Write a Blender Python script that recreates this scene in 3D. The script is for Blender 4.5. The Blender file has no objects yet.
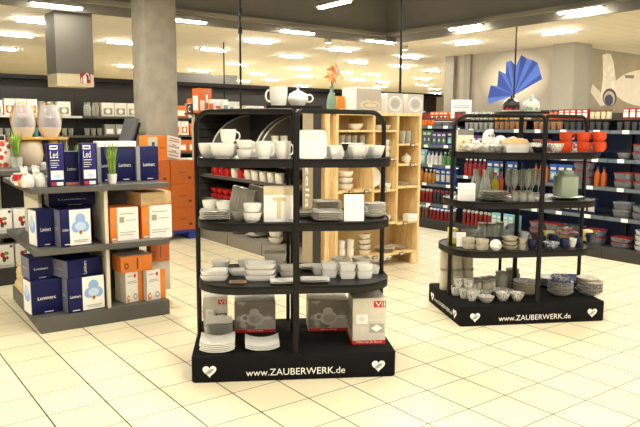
import bpy, math, random
from mathutils import Vector, Matrix
random.seed(7)
PI = math.pi
S = bpy.context.scene
COL = S.collection

# ------------------------------------------------------------------ camera maths (metres, axes along the floor tiles)
F, PITCH, ROLL, YAW, EYE = 661.92, .131386, .0060276, .6396728, 1.4619
U = Vector((math.cos(YAW), math.sin(YAW), 0)); W = Vector((-math.sin(YAW), math.cos(YAW), 0))
def _b(v): return Vector((v.dot(U), v.dot(W), v.z))
_r0, _d0, _f0 = Vector((1, 0, 0)), Vector((0, -math.sin(PITCH), -math.cos(PITCH))), Vector((0, math.cos(PITCH), -math.sin(PITCH)))
_cr, _sr = math.cos(ROLL), math.sin(ROLL)
RT, DN, FW = _b(_cr*_r0 - _sr*_d0), _b(_sr*_r0 + _cr*_d0), _b(_f0)
def proj(P):
    q = Vector(P) - Vector((0, 0, EYE)); z = q.dot(FW)
    return 320 + F*q.dot(RT)/z, 213.5 + F*q.dot(DN)/z
def ray(x, y): return (RT*((x-320)/F) + DN*((y-213.5)/F) + FW)
def on(axis, val, x, y):
    """the point of the plane axis=val that is seen at (x, y)"""
    d = ray(x, y); t = (val - (EYE if axis == 2 else 0))/d[axis]
    q = d*t; q.z += EYE
    return q
cam = bpy.data.cameras.new('camera'); co = bpy.data.objects.new('camera', cam); COL.objects.link(co)
m = Matrix.Identity(4)
for i, c in enumerate((RT, -DN, -FW)):
    for j in range(3): m[j][i] = c[j]
m[2][3] = EYE
co.matrix_world = m
cam.sensor_width = 36; cam.lens = F/640*36; cam.clip_start = .05; cam.clip_end = 100
S.camera = co

class Fr:
    """a display's own floor frame: x along its front, y to its back"""
    def __init__(s, o, ang): s.o, s.a = o, ang
    def w(s, x, y, z=0):
        c, n = math.cos(s.a), math.sin(s.a)
        return Vector((s.o[0]+x*c-y*n, s.o[1]+x*n+y*c, z))
    def lx(s, px, y, z):
        a, b = 0., .5
        for _ in range(12):
            fa, fb = proj(s.w(a, y, z))[0]-px, proj(s.w(b, y, z))[0]-px
            if abs(fb-fa) < 1e-9: break
            a, b = b, b - fb*(b-a)/(fb-fa)
        return b
    def at(s, px, y, z): return s.w(s.lx(px, y, z), y, z)

# ------------------------------------------------------------------ materials
def lin(h):
    c = [int(h[i:i+2], 16)/255 for i in (0, 2, 4)]
    return tuple(x/12.92 if x <= .04045 else ((x+.055)/1.055)**2.4 for x in c) + (1,)
MATS = {}
def P(name, hexc, rough=.5, metal=0, noise=.06, scale=30, bump=0, spec=.5, coat=0):
    if name in MATS: return MATS[name]
    mt = bpy.data.materials.new(name); mt.use_nodes = True
    nt = mt.node_tree; b = nt.nodes['Principled BSDF']
    b.inputs['Roughness'].default_value = rough; b.inputs['Metallic'].default_value = metal
    b.inputs['Specular IOR Level'].default_value = spec; b.inputs['Coat Weight'].default_value = coat
    c = lin(hexc)
    if noise:
        tc = nt.nodes.new('ShaderNodeTexCoord'); n = nt.nodes.new('ShaderNodeTexNoise'); n.inputs['Scale'].default_value = scale; n.inputs['Detail'].default_value = 4
        r = nt.nodes.new('ShaderNodeValToRGB')
        r.color_ramp.elements[0].position = .3; r.color_ramp.elements[1].position = .7
        r.color_ramp.elements[0].color = tuple(x*(1-noise) for x in c[:3])+(1,); r.color_ramp.elements[1].color = tuple(min(1, x*(1+noise)) for x in c[:3])+(1,)
        nt.links.new(tc.outputs['Object'], n.inputs['Vector']); nt.links.new(n.outputs['Fac'], r.inputs['Fac']); nt.links.new(r.outputs['Color'], b.inputs['Base Color'])
        if bump:
            bp = nt.nodes.new('ShaderNodeBump'); bp.inputs['Strength'].default_value = bump; bp.inputs['Distance'].default_value = .01
            nt.links.new(n.outputs['Fac'], bp.inputs['Height']); nt.links.new(bp.outputs['Normal'], b.inputs['Normal'])
    else: b.inputs['Base Color'].default_value = c
    MATS[name] = mt
    return mt
def glass(name, hexc, alpha=.35, rough=.08):
    if name in MATS: return MATS[name]
    mt = bpy.data.materials.new(name); mt.use_nodes = True; nt = mt.node_tree
    b = nt.nodes['Principled BSDF']; out = nt.nodes['Material Output']
    b.inputs['Base Color'].default_value = lin(hexc); b.inputs['Roughness'].default_value = rough
    t = nt.nodes.new('ShaderNodeBsdfTransparent'); c = lin(hexc); t.inputs['Color'].default_value = tuple(.55+.45*x for x in c[:3])+(1,)
    mx = nt.nodes.new('ShaderNodeMixShader'); lw = nt.nodes.new('ShaderNodeLayerWeight'); lw.inputs['Blend'].default_value = .35
    mr = nt.nodes.new('ShaderNodeMapRange'); mr.inputs['To Min'].default_value = alpha; mr.inputs['To Max'].default_value = 1
    nt.links.new(lw.outputs['Facing'], mr.inputs['Value']); nt.links.new(mr.outputs['Result'], mx.inputs['Fac'])
    nt.links.new(t.outputs[0], mx.inputs[1]); nt.links.new(b.outputs[0], mx.inputs[2]); nt.links.new(mx.outputs[0], out.inputs['Surface'])
    MATS[name] = mt
    return mt
def emit(name, hexc, k):
    if name in MATS: return MATS[name]
    mt = bpy.data.materials.new(name); mt.use_nodes = True; nt = mt.node_tree
    nt.nodes.remove(nt.nodes['Principled BSDF']); e = nt.nodes.new('ShaderNodeEmission'); e.inputs['Color'].default_value = lin(hexc); e.inputs['Strength'].default_value = k
    nt.links.new(e.outputs[0], nt.nodes['Material Output'].inputs['Surface'])
    MATS[name] = mt
    return mt
def speck(name, base, dot, scale, rough=.3, thr=.45, kind='VORONOI'):
    """a printed pattern of dots or marks on a glaze"""
    if name in MATS: return MATS[name]
    mt = bpy.data.materials.new(name); mt.use_nodes = True; nt = mt.node_tree; b = nt.nodes['Principled BSDF']; b.inputs['Roughness'].default_value = rough
    tc = nt.nodes.new('ShaderNodeTexCoord'); v = nt.nodes.new('ShaderNodeTexVoronoi' if kind == 'VORONOI' else 'ShaderNodeTexNoise'); v.inputs['Scale'].default_value = scale
    r = nt.nodes.new('ShaderNodeValToRGB'); r.color_ramp.elements[0].position = thr; r.color_ramp.elements[1].position = thr+.08
    r.color_ramp.elements[0].color = lin(dot); r.color_ramp.elements[1].color = lin(base)
    nt.links.new(tc.outputs['Object'], v.inputs['Vector']); nt.links.new(v.outputs[0], r.inputs['Fac']); nt.links.new(r.outputs['Color'], b.inputs['Base Color'])
    MATS[name] = mt
    return mt

def floor_material(x0, y0):
    mt = bpy.data.materials.new('floor_tiles'); mt.use_nodes = True; nt = mt.node_tree; N = nt.nodes.new; L = nt.links.new
    b = nt.nodes['Principled BSDF']
    g = N('ShaderNodeNewGeometry'); sx = N('ShaderNodeSeparateXYZ'); L(g.outputs['Position'], sx.inputs[0])
    def M(op, a, bb=None):
        n = N('ShaderNodeMath'); n.operation = op
        for i, q in enumerate((a, bb)):
            if q is None: continue
            if isinstance(q, (int, float)): n.inputs[i].default_value = q
            else: L(q, n.inputs[i])
        return n.outputs[0]
    cells, dist = [], []
    for ax, o, s in (('X', x0, .3), ('Y', y0, .3)):
        t = M('DIVIDE', M('SUBTRACT', sx.outputs[ax], o), s)
        cells.append(M('FLOOR', t)); fr = M('FRACT', t)
        dist.append(M('MINIMUM', fr, M('SUBTRACT', 1., fr)))
    gx = M('LESS_THAN', dist[0], .0125); gy = M('LESS_THAN', dist[1], .0095)
    cb = N('ShaderNodeCombineXYZ'); L(cells[0], cb.inputs[0]); L(cells[1], cb.inputs[1])
    wn = N('ShaderNodeTexWhiteNoise'); wn.noise_dimensions = '2D'; L(cb.outputs[0], wn.inputs['Vector'])
    no = N('ShaderNodeTexNoise'); no.inputs['Scale'].default_value = 1.3; no.inputs['Detail'].default_value = 5; L(g.outputs['Position'], no.inputs['Vector'])
    v = M('ADD', M('MULTIPLY', wn.outputs['Value'], .45), M('MULTIPLY', no.outputs['Fac'], .6))
    r = N('ShaderNodeValToRGB'); r.color_ramp.elements[0].color = lin('dccfa8'); r.color_ramp.elements[1].color = lin('e9dfbe'); L(v, r.inputs['Fac'])
    mx = N('ShaderNodeMix'); mx.data_type = 'RGBA'; L(M('MAXIMUM', gx, gy), mx.inputs['Factor']); L(r.outputs['Color'], mx.inputs['A']); mx.inputs['B'].default_value = lin('3f2e1c')
    L(mx.outputs['Result'], b.inputs['Base Color']); b.inputs['Roughness'].default_value = .3; b.inputs['Specular IOR Level'].default_value = .22
    return mt
def ceiling_material():
    mt = bpy.data.materials.new('ceiling_panels'); mt.use_nodes = True; nt = mt.node_tree; N = nt.nodes.new; L = nt.links.new
    b = nt.nodes['Principled BSDF']; g = N('ShaderNodeNewGeometry'); br = N('ShaderNodeTexBrick')
    br.offset = 0; br.inputs['Scale'].default_value = 1; br.inputs['Brick Width'].default_value = 1.25; br.inputs['Row Height'].default_value = .3125; br.inputs['Mortar Size'].default_value = .006
    br.inputs['Color1'].default_value = lin('f7f2e8'); br.inputs['Color2'].default_value = lin('f3ede1'); br.inputs['Mortar'].default_value = lin('d8cfbe')
    L(g.outputs['Position'], br.inputs['Vector']); L(br.outputs['Color'], b.inputs['Base Color']); b.inputs['Roughness'].default_value = .9
    return mt
def wood_material():
    mt = bpy.data.materials.new('pale_wood'); mt.use_nodes = True; nt = mt.node_tree; N = nt.nodes.new; L = nt.links.new
    b = nt.nodes['Principled BSDF']; tc = N('ShaderNodeTexCoord'); mp = N('ShaderNodeMapping'); mp.inputs['Scale'].default_value = (14, 14, 2)
    n = N('ShaderNodeTexNoise'); n.inputs['Scale'].default_value = 3; n.inputs['Detail'].default_value = 6; n.inputs['Distortion'].default_value = .6
    r = N('ShaderNodeValToRGB'); r.color_ramp.elements[0].position = .35; r.color_ramp.elements[1].position = .65
    r.color_ramp.elements[0].color = lin('dcb878'); r.color_ramp.elements[1].color = lin('efd6a0')
    L(tc.outputs['Object'], mp.inputs[0]); L(mp.outputs[0], n.inputs['Vector']); L(n.outputs['Fac'], r.inputs['Fac']); L(r.outputs['Color'], b.inputs['Base Color'])
    b.inputs['Roughness'].default_value = .5
    return mt

WHITE = P('white_porcelain', 'eeebe0', .22, noise=.02, coat=.3)
CREAM = P('cream_porcelain', 'ddd5c0', .3, noise=.03)
GREYC = P('grey_glazed_ceramic', 'b3ad9a', .35, noise=.05)
BLACK = P('black_powder_coat', '121110', .4, noise=.1, spec=.25)
BLACKF = P('black_cloth', '121111', .85, noise=.15, bump=.15, scale=12, spec=.15)
DGREY = P('dark_grey_laminate', '55534d', .45, noise=.05)
CHAR = P('charcoal_panel', '2e2c29', .55, noise=.08)
SHADE = P('grey_plaster', '85827d', .8, noise=.04, scale=4)
RAILM = P('light_grey_metal', '9c978c', .45, noise=.03)
CPANEL = P('cream_board', 'd8ceb4', .5, noise=.03)
GREYG = P('warm_grey_steel', '847e72', .45, noise=.04)
CONC = P('grey_concrete', 'a39c8c', .85, noise=.12, scale=6, bump=.1)
WALLM = P('beige_grey_render', 'a39c8e', .9, noise=.06, scale=3)
WOOD = wood_material()
BLUE = P('navy_carton', '13174a', .45, noise=.06, spec=.25)
BLUE2 = P('violet_blue_carton', '26266a', .45, noise=.06, spec=.25)
SILV = P('silver_carton', 'a3a1a6', .3, .3, noise=.05)
SHEEN = P('navy_sheen_carton', '77778a', .35, noise=.06)  # grey reflection on the glossy navy board, put into the colour
ORANGE = P('orange_carton', 'e8832c', .5, noise=.05)
ORANGED = P('deep_orange_carton', 'c46629', .5, noise=.05)
PAPER = P('white_card', 'f1eee4', .5, noise=.02)
PAPERG = P('pale_grey_card', 'cfc8b6', .5, noise=.04)
PICT = speck('tableware_photo_print', 'b8ae9c', '837a6c', 9, .4, .5, 'NOISE')
REDP = P('red_print', 'c1241c', .4, noise=.03)
INK = P('dark_print', '45403c', .5, noise=0)
INKG = P('grey_print', 'a8a296', .5, noise=0)
SKYP = P('pale_blue_print', '8fb0dd', .5, noise=.05)
SKYL = P('light_blue_print', 'bcd0ea', .5, noise=.05)
GOLD = P('gold_metal', 'd2a240', .3, .7, noise=.03)
PRICE = P('white_price_tag', 'f4f2ea', .45, noise=0)
CLEAR = glass('clear_glass', 'e4e6dc', .28)
SMOKE = glass('smoky_glass', 'b4b2a4', .5)
LAMPM = emit('lamp_diffuser', 'fff7e8', 190)

# ------------------------------------------------------------------ mesh builder
class MB:
    def __init__(s): s.v, s.f, s.mi = [], [], []
    def add(s, vs, fs, m=0, M=None):
        b = len(s.v)
        s.v += [tuple((M @ Vector(p)) if M else p) for p in vs]
        s.f += [tuple(b+i for i in f) for f in fs]; s.mi += [m]*len(fs)
        return s
    def box(s, x0, y0, z0, x1, y1, z1, m=0, M=None):
        return s.add([(x, y, z) for z in (z0, z1) for y in (y0, y1) for x in (x0, x1)],
                     [(0, 2, 3, 1), (4, 5, 7, 6), (0, 1, 5, 4), (2, 6, 7, 3), (0, 4, 6, 2), (1, 3, 7, 5)], m, M)
    def prism(s, poly, z0, z1, m=0, M=None, cham=0):
        n = len(poly)
        if cham:
            cx, cy = sum(p[0] for p in poly)/n, sum(p[1] for p in poly)/n
            def ins(p):
                dx, dy = p[0]-cx, p[1]-cy; d = math.hypot(dx, dy); k = (d-cham)/d
                return cx+dx*k, cy+dy*k
            q = [ins(p) for p in poly]
            rings = [(q, z0), (poly, z0+cham), (poly, z1-cham), (q, z1)]
        else: rings = [(poly, z0), (poly, z1)]
        vs = [(x, y, z) for r, z in rings for x, y in r]; fs = []
        for k in range(len(rings)-1):
            for i in range(n): fs.append((k*n+i, k*n+(i+1) % n, (k+1)*n+(i+1) % n, (k+1)*n+i))
        fs += [tuple(range(n-1, -1, -1)), tuple((len(rings)-1)*n+i for i in range(n))]
        return s.add(vs, fs, m, M)
    def lathe(s, prof, n=28, m=0, M=None, sq=2, sx=1, sy=1, wave=0, nw=0):
        vs, rows, fs = [], [], []
        for r, z in prof:
            if r < 1e-6: rows.append([len(vs)]); vs.append((0, 0, z)); continue
            row = []
            for i in range(n):
                t = 2*PI*(i+.5)/n; c, q = math.cos(t), math.sin(t)
                k = r/(abs(c)**sq+abs(q)**sq)**(1/sq)*(1+wave*math.cos(nw*t))
                row.append(len(vs)); vs.append((k*c*sx, k*q*sy, z))
            rows.append(row)
        for a, b in zip(rows, rows[1:]):
            for i in range(n):
                j = (i+1) % n
                if len(a) == 1 and len(b) == 1: continue
                if len(a) == 1: fs.append((a[0], b[j], b[i]))
                elif len(b) == 1: fs.append((a[i], a[j], b[0]))
                else: fs.append((a[i], a[j], b[j], b[i]))
        return s.add(vs, fs, m, M)
    def tube(s, path, r, n=8, m=0, closed=False, M=None):
        pts = [Vector(p) for p in path]; k = len(pts); vs, fs = [], []
        up = None
        for i, p in enumerate(pts):
            a = pts[i-1] if i or closed else p; b = pts[(i+1) % k] if i < k-1 or closed else p
            t = (b-a).normalized()
            if up is None: up = t.orthogonal().normalized()
            up = (up - t*up.dot(t)).normalized(); sd = t.cross(up)
            rr = r[i] if isinstance(r, (list, tuple)) else r
            for j in range(n):
                w = 2*PI*j/n; vs.append(tuple(p+up*(rr*math.cos(w))+sd*(rr*math.sin(w))))
        for i in range(k if closed else k-1):
            for j in range(n):
                a, b = i*n, ((i+1) % k)*n; fs.append((a+j, a+(j+1) % n, b+(j+1) % n, b+j))
        if not closed: fs += [tuple(range(n-1, -1, -1)), tuple((k-1)*n+j for j in range(n))]
        return s.add(vs, fs, m, M)
    def plate_on(s, M, poly, m=0):
        """a flat printed shape lying in the plane of M"""
        return s.add([(x, y, 0) for x, y in poly], [tuple(range(len(poly)))], m, M)
    def text(s, string, M, width=None, height=None, m=0, ext=.0004):
        vs, fs, w, h = text_mesh(string)
        k = (width/w) if width else height/h
        if width and height: kx, ky = width/w, height/h
        else: kx = ky = k
        return s.add([(x*kx, y*ky, 0) for x, y, z in vs], fs, m, M)
    def build(s, name, mats, parent=None, ang=35):
        me = bpy.data.meshes.new(name); me.from_pydata(s.v, [], s.f); me.validate()
        for q in (mats if isinstance(mats, (list, tuple)) else [mats]): me.materials.append(q)
        if len(me.polygons) == len(s.mi): me.polygons.foreach_set('material_index', s.mi)
        me.polygons.foreach_set('use_smooth', [True]*len(me.polygons)); me.set_sharp_from_angle(angle=math.radians(ang)); me.update()
        o = bpy.data.objects.new(name, me); COL.objects.link(o)
        if parent: o.parent = parent
        return o
_TXT = {}
def text_mesh(string):
    if string in _TXT: return _TXT[string]
    cu = bpy.data.curves.new('t', 'FONT'); cu.body = string; cu.align_x = 'CENTER'; cu.align_y = 'CENTER'; cu.resolution_u = 3
    ob = bpy.data.objects.new('t', cu); COL.objects.link(ob)
    dg = bpy.context.evaluated_depsgraph_get(); me = bpy.data.meshes.new_from_object(ob.evaluated_get(dg))
    vs = [tuple(v.co) for v in me.vertices]; fs = [tuple(p.vertices) for p in me.polygons]
    bpy.data.objects.remove(ob); bpy.data.meshes.remove(me); bpy.data.curves.remove(cu)
    xs = [v[0] for v in vs]; ys = [v[1] for v in vs]; cx, cy = (max(xs)+min(xs))/2, (max(ys)+min(ys))/2
    vs = [(x-cx, y-cy, 0) for x, y, _ in vs]
    _TXT[string] = (vs, fs, max(xs)-min(xs), max(ys)-min(ys))
    return _TXT[string]
def axes(o, r, u):
    r, u = Vector(r).normalized(), Vector(u).normalized(); n = r.cross(u); M = Matrix.Identity(4)
    for i, c in enumerate((r, u, n)):
        for j in range(3): M[j][i] = c[j]
    for j in range(3): M[j][3] = o[j]
    return M
def tr(x=0, y=0, z=0, rz=0, rx=0, ry=0):
    return Matrix.Translation((x, y, z)) @ Matrix.Rotation(rz, 4, 'Z') @ Matrix.Rotation(ry, 4, 'Y') @ Matrix.Rotation(rx, 4, 'X')
def rrect(x0, y0, x1, y1, r, n=6):
    pts = []
    for cx, cy, a in ((x1-r, y0+r, -PI/2), (x1-r, y1-r, 0), (x0+r, y1-r, PI/2), (x0+r, y0+r, PI)):
        for i in range(n+1): t = a+PI/2*i/n; pts.append((cx+r*math.cos(t), cy+r*math.sin(t)))
    return pts
def ell(cx, cy, a, b, n=24): return [(cx+a*math.cos(2*PI*i/n), cy+b*math.sin(2*PI*i/n)) for i in range(n)]
def rect(x0, y0, x1, y1): return [(x0, y0), (x1, y0), (x1, y1), (x0, y1)]

# ------------------------------------------------------------------ things
def tag(o, label, cat, group=None, kind=None):
    if label: o['label'] = label
    if cat: o['category'] = cat
    if group: o['group'] = group
    if kind: o['kind'] = kind
    return o
def T(name, label, cat, loc=(0, 0, 0), rz=0, group=None):
    o = bpy.data.objects.new(name, None); COL.objects.link(o); o.empty_display_size = .05
    o.location = loc; o.rotation_euler = (0, 0, rz)
    return tag(o, label, cat, group)
def put(o, loc, rz=0, rx=0, ry=0):
    o.rotation_mode = 'ZYX' if False else 'XYZ'
    o.location = loc; o.rotation_euler = (rx, ry, rz); return o
def dup(o, loc, rz=0, label=None, group=None, scale=None):
    def cp(q, par):
        c = q.copy(); COL.objects.link(c)
        if par is not None: c.parent = par
        for ch in list(q.children): cp(ch, c)
        return c
    r = cp(o, None); r.location = loc; r.rotation_euler = (0, 0, rz)
    if scale: r.scale = scale
    if label: r['label'] = label
    if group: r['group'] = group
    elif 'group' in r and group == '': del r['group']
    return r
def struct(name, mb, mats): return tag(mb.build(name, mats), None, None, kind='structure')
PROTO = {}
def use(key, maker, loc, rz, label, group=None):
    """the first of a kind is built, every further one is a copy"""
    if key not in PROTO:
        o = maker(); PROTO[key] = o
        o.location = loc; o.rotation_euler = (0, 0, rz)
        o['label'] = label
        if group: o['group'] = group
        return o
    o = dup(PROTO[key], loc, rz, label)
    if group: o['group'] = group
    elif 'group' in o: del o['group']
    return o

def bowl_prof(r, h, t=.004, foot=.45, curve=.6):
    n = 7; out = [(0, .002), (r*foot*.9, .002), (r*foot, 0)]
    for i in range(n+1):
        a = i/n; out.append((r*(foot+(1-foot)*a**curve), h*(.04+.96*a)))
    inn = [(max(q-t, 0), max(z+(t if i < n else 0), t)) for i, (q, z) in enumerate(out[3:])]
    return out + [(inn[-1][0], h)] + inn[::-1][1:] + [(0, t+h*.04)]
def bowl(name, cat, r, h, mt, sq=2, sx=1, sy=1, foot=.5, curve=.6, wave=0, nw=0, n=28):
    o = MB().lathe(bowl_prof(r, h, min(.005, r*.08), foot, curve), n, 0, None, sq, sx, sy, wave, nw).build(name, mt)
    return tag(o, None, cat)
def plate_prof(r, h=.016, t=.004):
    return [(0, .001), (r*.55, 0), (r*.62, .001), (r*.86, h*.6), (r, h-t*.3), (r, h), (r*.84, h*.6+t), (r*.6, t+.001), (0, t)]
def plate(name, cat, r, mt, h=.016, sq=2, sx=1, sy=1, n=32):
    return tag(MB().lathe(plate_prof(r, h), n, 0, None, sq, sx, sy).build(name, mt), None, cat)
def cup(name, cat, r, h, mt, handle=True, foot=.6, curve=.5, ha=0, big=1):
    o = bowl(name, cat, r, h, mt, foot=foot, curve=curve)
    if handle:
        p = [(r*.86, 0, h*.82)]
        for i in range(1, 8):
            t = PI/2-PI*i/8; p.append((r*.9+r*.5*big*math.cos(t), 0, h*.52+h*.32*math.sin(t)))
        p.append((r*.8, 0, h*.24))
        MB().tube(p, r*.1, 7).build('handle', mt, o).rotation_euler = (0, 0, ha)
    return o
def teapot(name, cat, r, h, mt, spout=True, ha=0):
    o = tag(MB().lathe([(0, 0), (r*.6, 0), (r*.95, h*.3), (r, h*.5), (r*.8, h*.78), (r*.5, h*.84), (0, h*.84)], 24).build(name, mt), None, cat)
    MB().lathe([(0, h*.83), (r*.5, h*.84), (r*.46, h*.9), (r*.15, h*.96), (r*.1, h), (r*.16, h*1.06), (0, h*1.1)], 20).build('lid', mt, o)
    p = [(-r*.85, 0, h*.66)]+[(-r*.9-r*.55*math.cos(t), 0, h*.48+h*.26*math.sin(t)) for t in [PI/2-PI*i/6 for i in range(1, 6)]]+[(-r*.9, 0, h*.26)]
    hd = MB().tube(p, r*.09, 7).build('handle', mt, o)
    if spout: MB().tube([(r*.8, 0, h*.35), (r*1.15, 0, h*.5), (r*1.3, 0, h*.75), (r*1.5, 0, h*.86)], [r*.2, r*.16, r*.1, r*.08], 8).build('spout', mt, o)
    return o
def jar(name, cat, r, h, mt, lid=None, lidh=.012, neck=.8, sq=2):
    o = tag(MB().lathe([(0, .001), (r*.92, 0), (r, h*.06), (r, h*.78), (r*neck, h*.9), (r*neck, h), (r*neck-.003, h), (r*neck-.003, h*.9), (r-.004, h*.76), (r-.004, h*.08), (0, h*.06)], 20, 0, None, sq).build(name, mt), None, cat)
    if lid: MB().lathe([(0, h), (r*neck*1.08, h), (r*neck*1.08, h+lidh), (0, h+lidh)], 18).build('lid', lid, o)
    return o
def tumbler(name, cat, r, h, mt): 
    return tag(MB().lathe([(0, 0), (r*.78, 0), (r, h), (r-.003, h), (r*.78-.003, h*.1), (0, h*.1)], 18).build(name, mt), None, cat)
def bottle(name, cat, r, h, mt, capm, shoulder=.6, neck=.35):
    o = tag(MB().lathe([(0, 0), (r, 0), (r, h*shoulder), (r*.8, h*(shoulder+.08)), (r*neck, h*(shoulder+.16)), (r*neck, h*.9), (0, h*.9)], 14).build(name, mt), None, cat)
    MB().lathe([(0, h*.88), (r*neck*1.3, h*.88), (r*neck*1.3, h), (0, h)], 12).build('cap', capm, o)
    return o
def carton(name, cat, w, d, h, mats, prints=(), cham=.0015):
    """a printed box: mats[0] is its board; prints = (face, kind, material index, u0, v0, u1, v1[, text])"""
    b = MB().prism(rect(-w/2, -d/2, w/2, d/2), 0, h, 0, None, cham)
    fc = {'front': (axes((-w/2, -d/2, 0), (1, 0, 0), (0, 0, 1)), w, h), 'left': (axes((-w/2, d/2, 0), (0, -1, 0), (0, 0, 1)), d, h),
          'right': (axes((w/2, -d/2, 0), (0, 1, 0), (0, 0, 1)), d, h), 'top': (axes((-w/2, -d/2, h), (1, 0, 0), (0, 1, 0)), w, d)}
    for i, p in enumerate(prints):
        M, a, c = fc[p[0]]; u0, v0, u1, v1 = p[3]*a, p[4]*c, p[5]*a, p[6]*c
        M = M @ Matrix.Translation((0, 0, .0007+.0005*i))
        if p[1] == 'rect': b.plate_on(M, rect(u0, v0, u1, v1), p[2])
        elif p[1] == 'ell': b.plate_on(M, ell((u0+u1)/2, (v0+v1)/2, (u1-u0)/2, (v1-v0)/2), p[2])
        elif p[1] == 'rhomb': b.plate_on(M, [((u0+u1)/2, v0), (u1, (v0+v1)/2), ((u0+u1)/2, v1), (u0, (v0+v1)/2)], p[2])
        elif p[1] == 'text': b.text(p[7], M @ Matrix.Translation(((u0+u1)/2, (v0+v1)/2, 0)), u1-u0, v1-v0, p[2])
        elif p[1] == 'vtext': b.text(p[7], M @ Matrix.Translation(((u0+u1)/2, (v0+v1)/2, 0)) @ Matrix.Rotation(PI/2, 4, 'Z'), v1-v0, u1-u0, p[2])
    return tag(b.build(name, mats), None, cat)
def stack(key, maker, n, dz, loc, rz, label, group, jit=.06):
    for k in range(n):
        use(key, maker, (loc[0], loc[1], loc[2]+k*dz), rz+random.uniform(-jit, jit), ('topmost ' if k == n-1 else 'lower ')+label, group)
def upright(o, loc, rz, lean):
    """stands a flat thing up, leaning back"""
    o.matrix_world = Matrix.Translation(loc) @ Matrix.Rotation(rz, 4, 'Z') @ Matrix.Rotation(PI/2-lean, 4, 'X')
    return o

# ================================================================== THE SETTING
HC, HD, EX, EY = 3.2, 4.25, 9.72, 10.72
struct('floor', MB().add([(-9, -7, 0), (30, -7, 0), (30, 27, 0), (-9, 27, 0)], [(0, 1, 2, 3)]), floor_material(2.2989, 2.7800))
b = MB().box(-9, EY, HC, 30, 27, HC+.1).box(EX, -7, HC, 30, EY, HC+.1)
struct('ceiling', b, ceiling_material())
struct('ceiling_upper', MB().box(-9, -7, HD, EX+.2, EY+.2, HD+.1), SHADE)
struct('wall_bulkhead_north', MB().box(-9, EY-.06, HC-.02, EX, EY, HD), SHADE)
struct('wall_bulkhead_east', MB().box(EX-.06, -7, HC-.02, EX, EY-.06, HD), SHADE)
b = MB().box(-9, EY-.16, HC+.12, EX-.16, EY-.06, HC+.19)
struct('trim_1', b, RAILM)
b = MB().box(EX-.16, -7, HC+.12, EX-.06, EY-.16, HC+.19)
struct('trim_2', b, RAILM)
# beam under the dark ceiling
struct('ceiling_beam', MB().box(-9, 6.9, HD-.28, EX-.06, 7.5, HD), SHADE)
# the wall with the printed fan, its pillars, and the wall round the corner
WX, WY = 12.72, 8.5
struct('wall_east', MB().box(WX, WY, 0, WX+.25, 11.75, HC), WALLM)
struct('wall_southeast', MB().box(WX+.25, WY-.05, 0, 26, WY+.2, HC), WALLM)
struct('wall_pillar_corner', MB().box(12.5, on(0, 12.5, 573.5, 80).y, 0, 13.1, on(0, 12.5, 552, 80).y, HC), P('pillar_grey', '96938a', .85, noise=.04, scale=4))
b = MB().box(WX-.1, 11.45, 0, WX, 11.75, HC).box(WX-.07, 10.95, 0, WX, 11.15, HC)
struct('wall_pillar_far', b, P('grey_render', '8f8a7d', .8, noise=.04))
struct('wall_north', MB().box(-9, 26.5, 0, 30, 26.7, HC), P('far_wall', 'b8ab90', .9))
struct('wall_pier', MB().box(6.1, 14.0, 0, 7.95, 14.4, 2.63), SHADE)

# the concrete column
struct('wall_column', MB().prism(rrect(3.61, 8.90, 4.08, 9.37, .012, 2), 0, HD), CONC)

struct('wall_dark_panel', MB().box(12.3, 8.7, 0, 12.45, 12.0, 1.8).box(13.15, 8.2, 0, 24, 8.3, 1.8), CHAR)
# printed pictures on the walls
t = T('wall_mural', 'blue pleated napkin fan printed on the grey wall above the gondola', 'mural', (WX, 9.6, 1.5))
def wallpt(x, y, off):            # the wall point seen at x, y, in the mural's own axes
    q = on(0, WX, x, y); return Vector((-off, q.y-9.6, q.z-1.5))
pale_oval = [(496+52*math.cos(a)*1.0, 0) for a in ()]
cen = wallpt(514, 79, 0)
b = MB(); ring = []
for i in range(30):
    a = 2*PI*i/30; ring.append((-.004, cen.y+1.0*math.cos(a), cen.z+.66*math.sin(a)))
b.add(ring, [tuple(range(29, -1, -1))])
hm = bpy.data.materials.new('pale_oval_fade'); hm.use_nodes = True; hn = hm.node_tree  # pale oval behind the fan, fading outward to the wall colour
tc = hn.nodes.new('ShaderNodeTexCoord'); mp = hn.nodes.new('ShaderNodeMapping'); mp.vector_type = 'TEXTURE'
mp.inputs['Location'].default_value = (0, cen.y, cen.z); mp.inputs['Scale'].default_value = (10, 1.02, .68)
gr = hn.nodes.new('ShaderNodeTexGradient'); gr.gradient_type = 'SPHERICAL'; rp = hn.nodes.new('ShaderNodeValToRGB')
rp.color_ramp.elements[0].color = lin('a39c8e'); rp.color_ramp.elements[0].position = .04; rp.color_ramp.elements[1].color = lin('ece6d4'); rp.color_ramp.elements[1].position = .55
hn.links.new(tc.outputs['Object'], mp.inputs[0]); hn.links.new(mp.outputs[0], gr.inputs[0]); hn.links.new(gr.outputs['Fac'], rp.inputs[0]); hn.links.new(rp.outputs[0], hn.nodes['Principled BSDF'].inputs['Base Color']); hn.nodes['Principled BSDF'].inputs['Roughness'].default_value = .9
b.build('pale_oval', hm, t)
hub = (514.5, 95)
rim = [(489, 104), (488, 98), (491, 85.5), (497.5, 86), (499, 70.5), (506, 74), (506.5, 62), (511.5, 60.5), (516, 66), (521.5, 55), (527, 58.5), (533, 60), (538, 63), (541, 74), (542.5, 79)]
fan = MB()
for i in range(len(rim)-1):
    p = [wallpt(*hub, .010), wallpt(*rim[i], .010), wallpt(*rim[i+1], .010)]
    fan.add([tuple(q) for q in p], [(0, 2, 1)], i % 2)
fan.build('napkin_fan', [P('blue_napkin_print', '5578d8', .8, noise=.05), P('deep_blue_napkin_print', '3450ac', .8, noise=.05)], t)
t = T('wall_mural', 'rolled napkin and white plate printed on the grey wall at the far right', 'mural', (16.0, WY-.05, 1.5))
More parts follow.
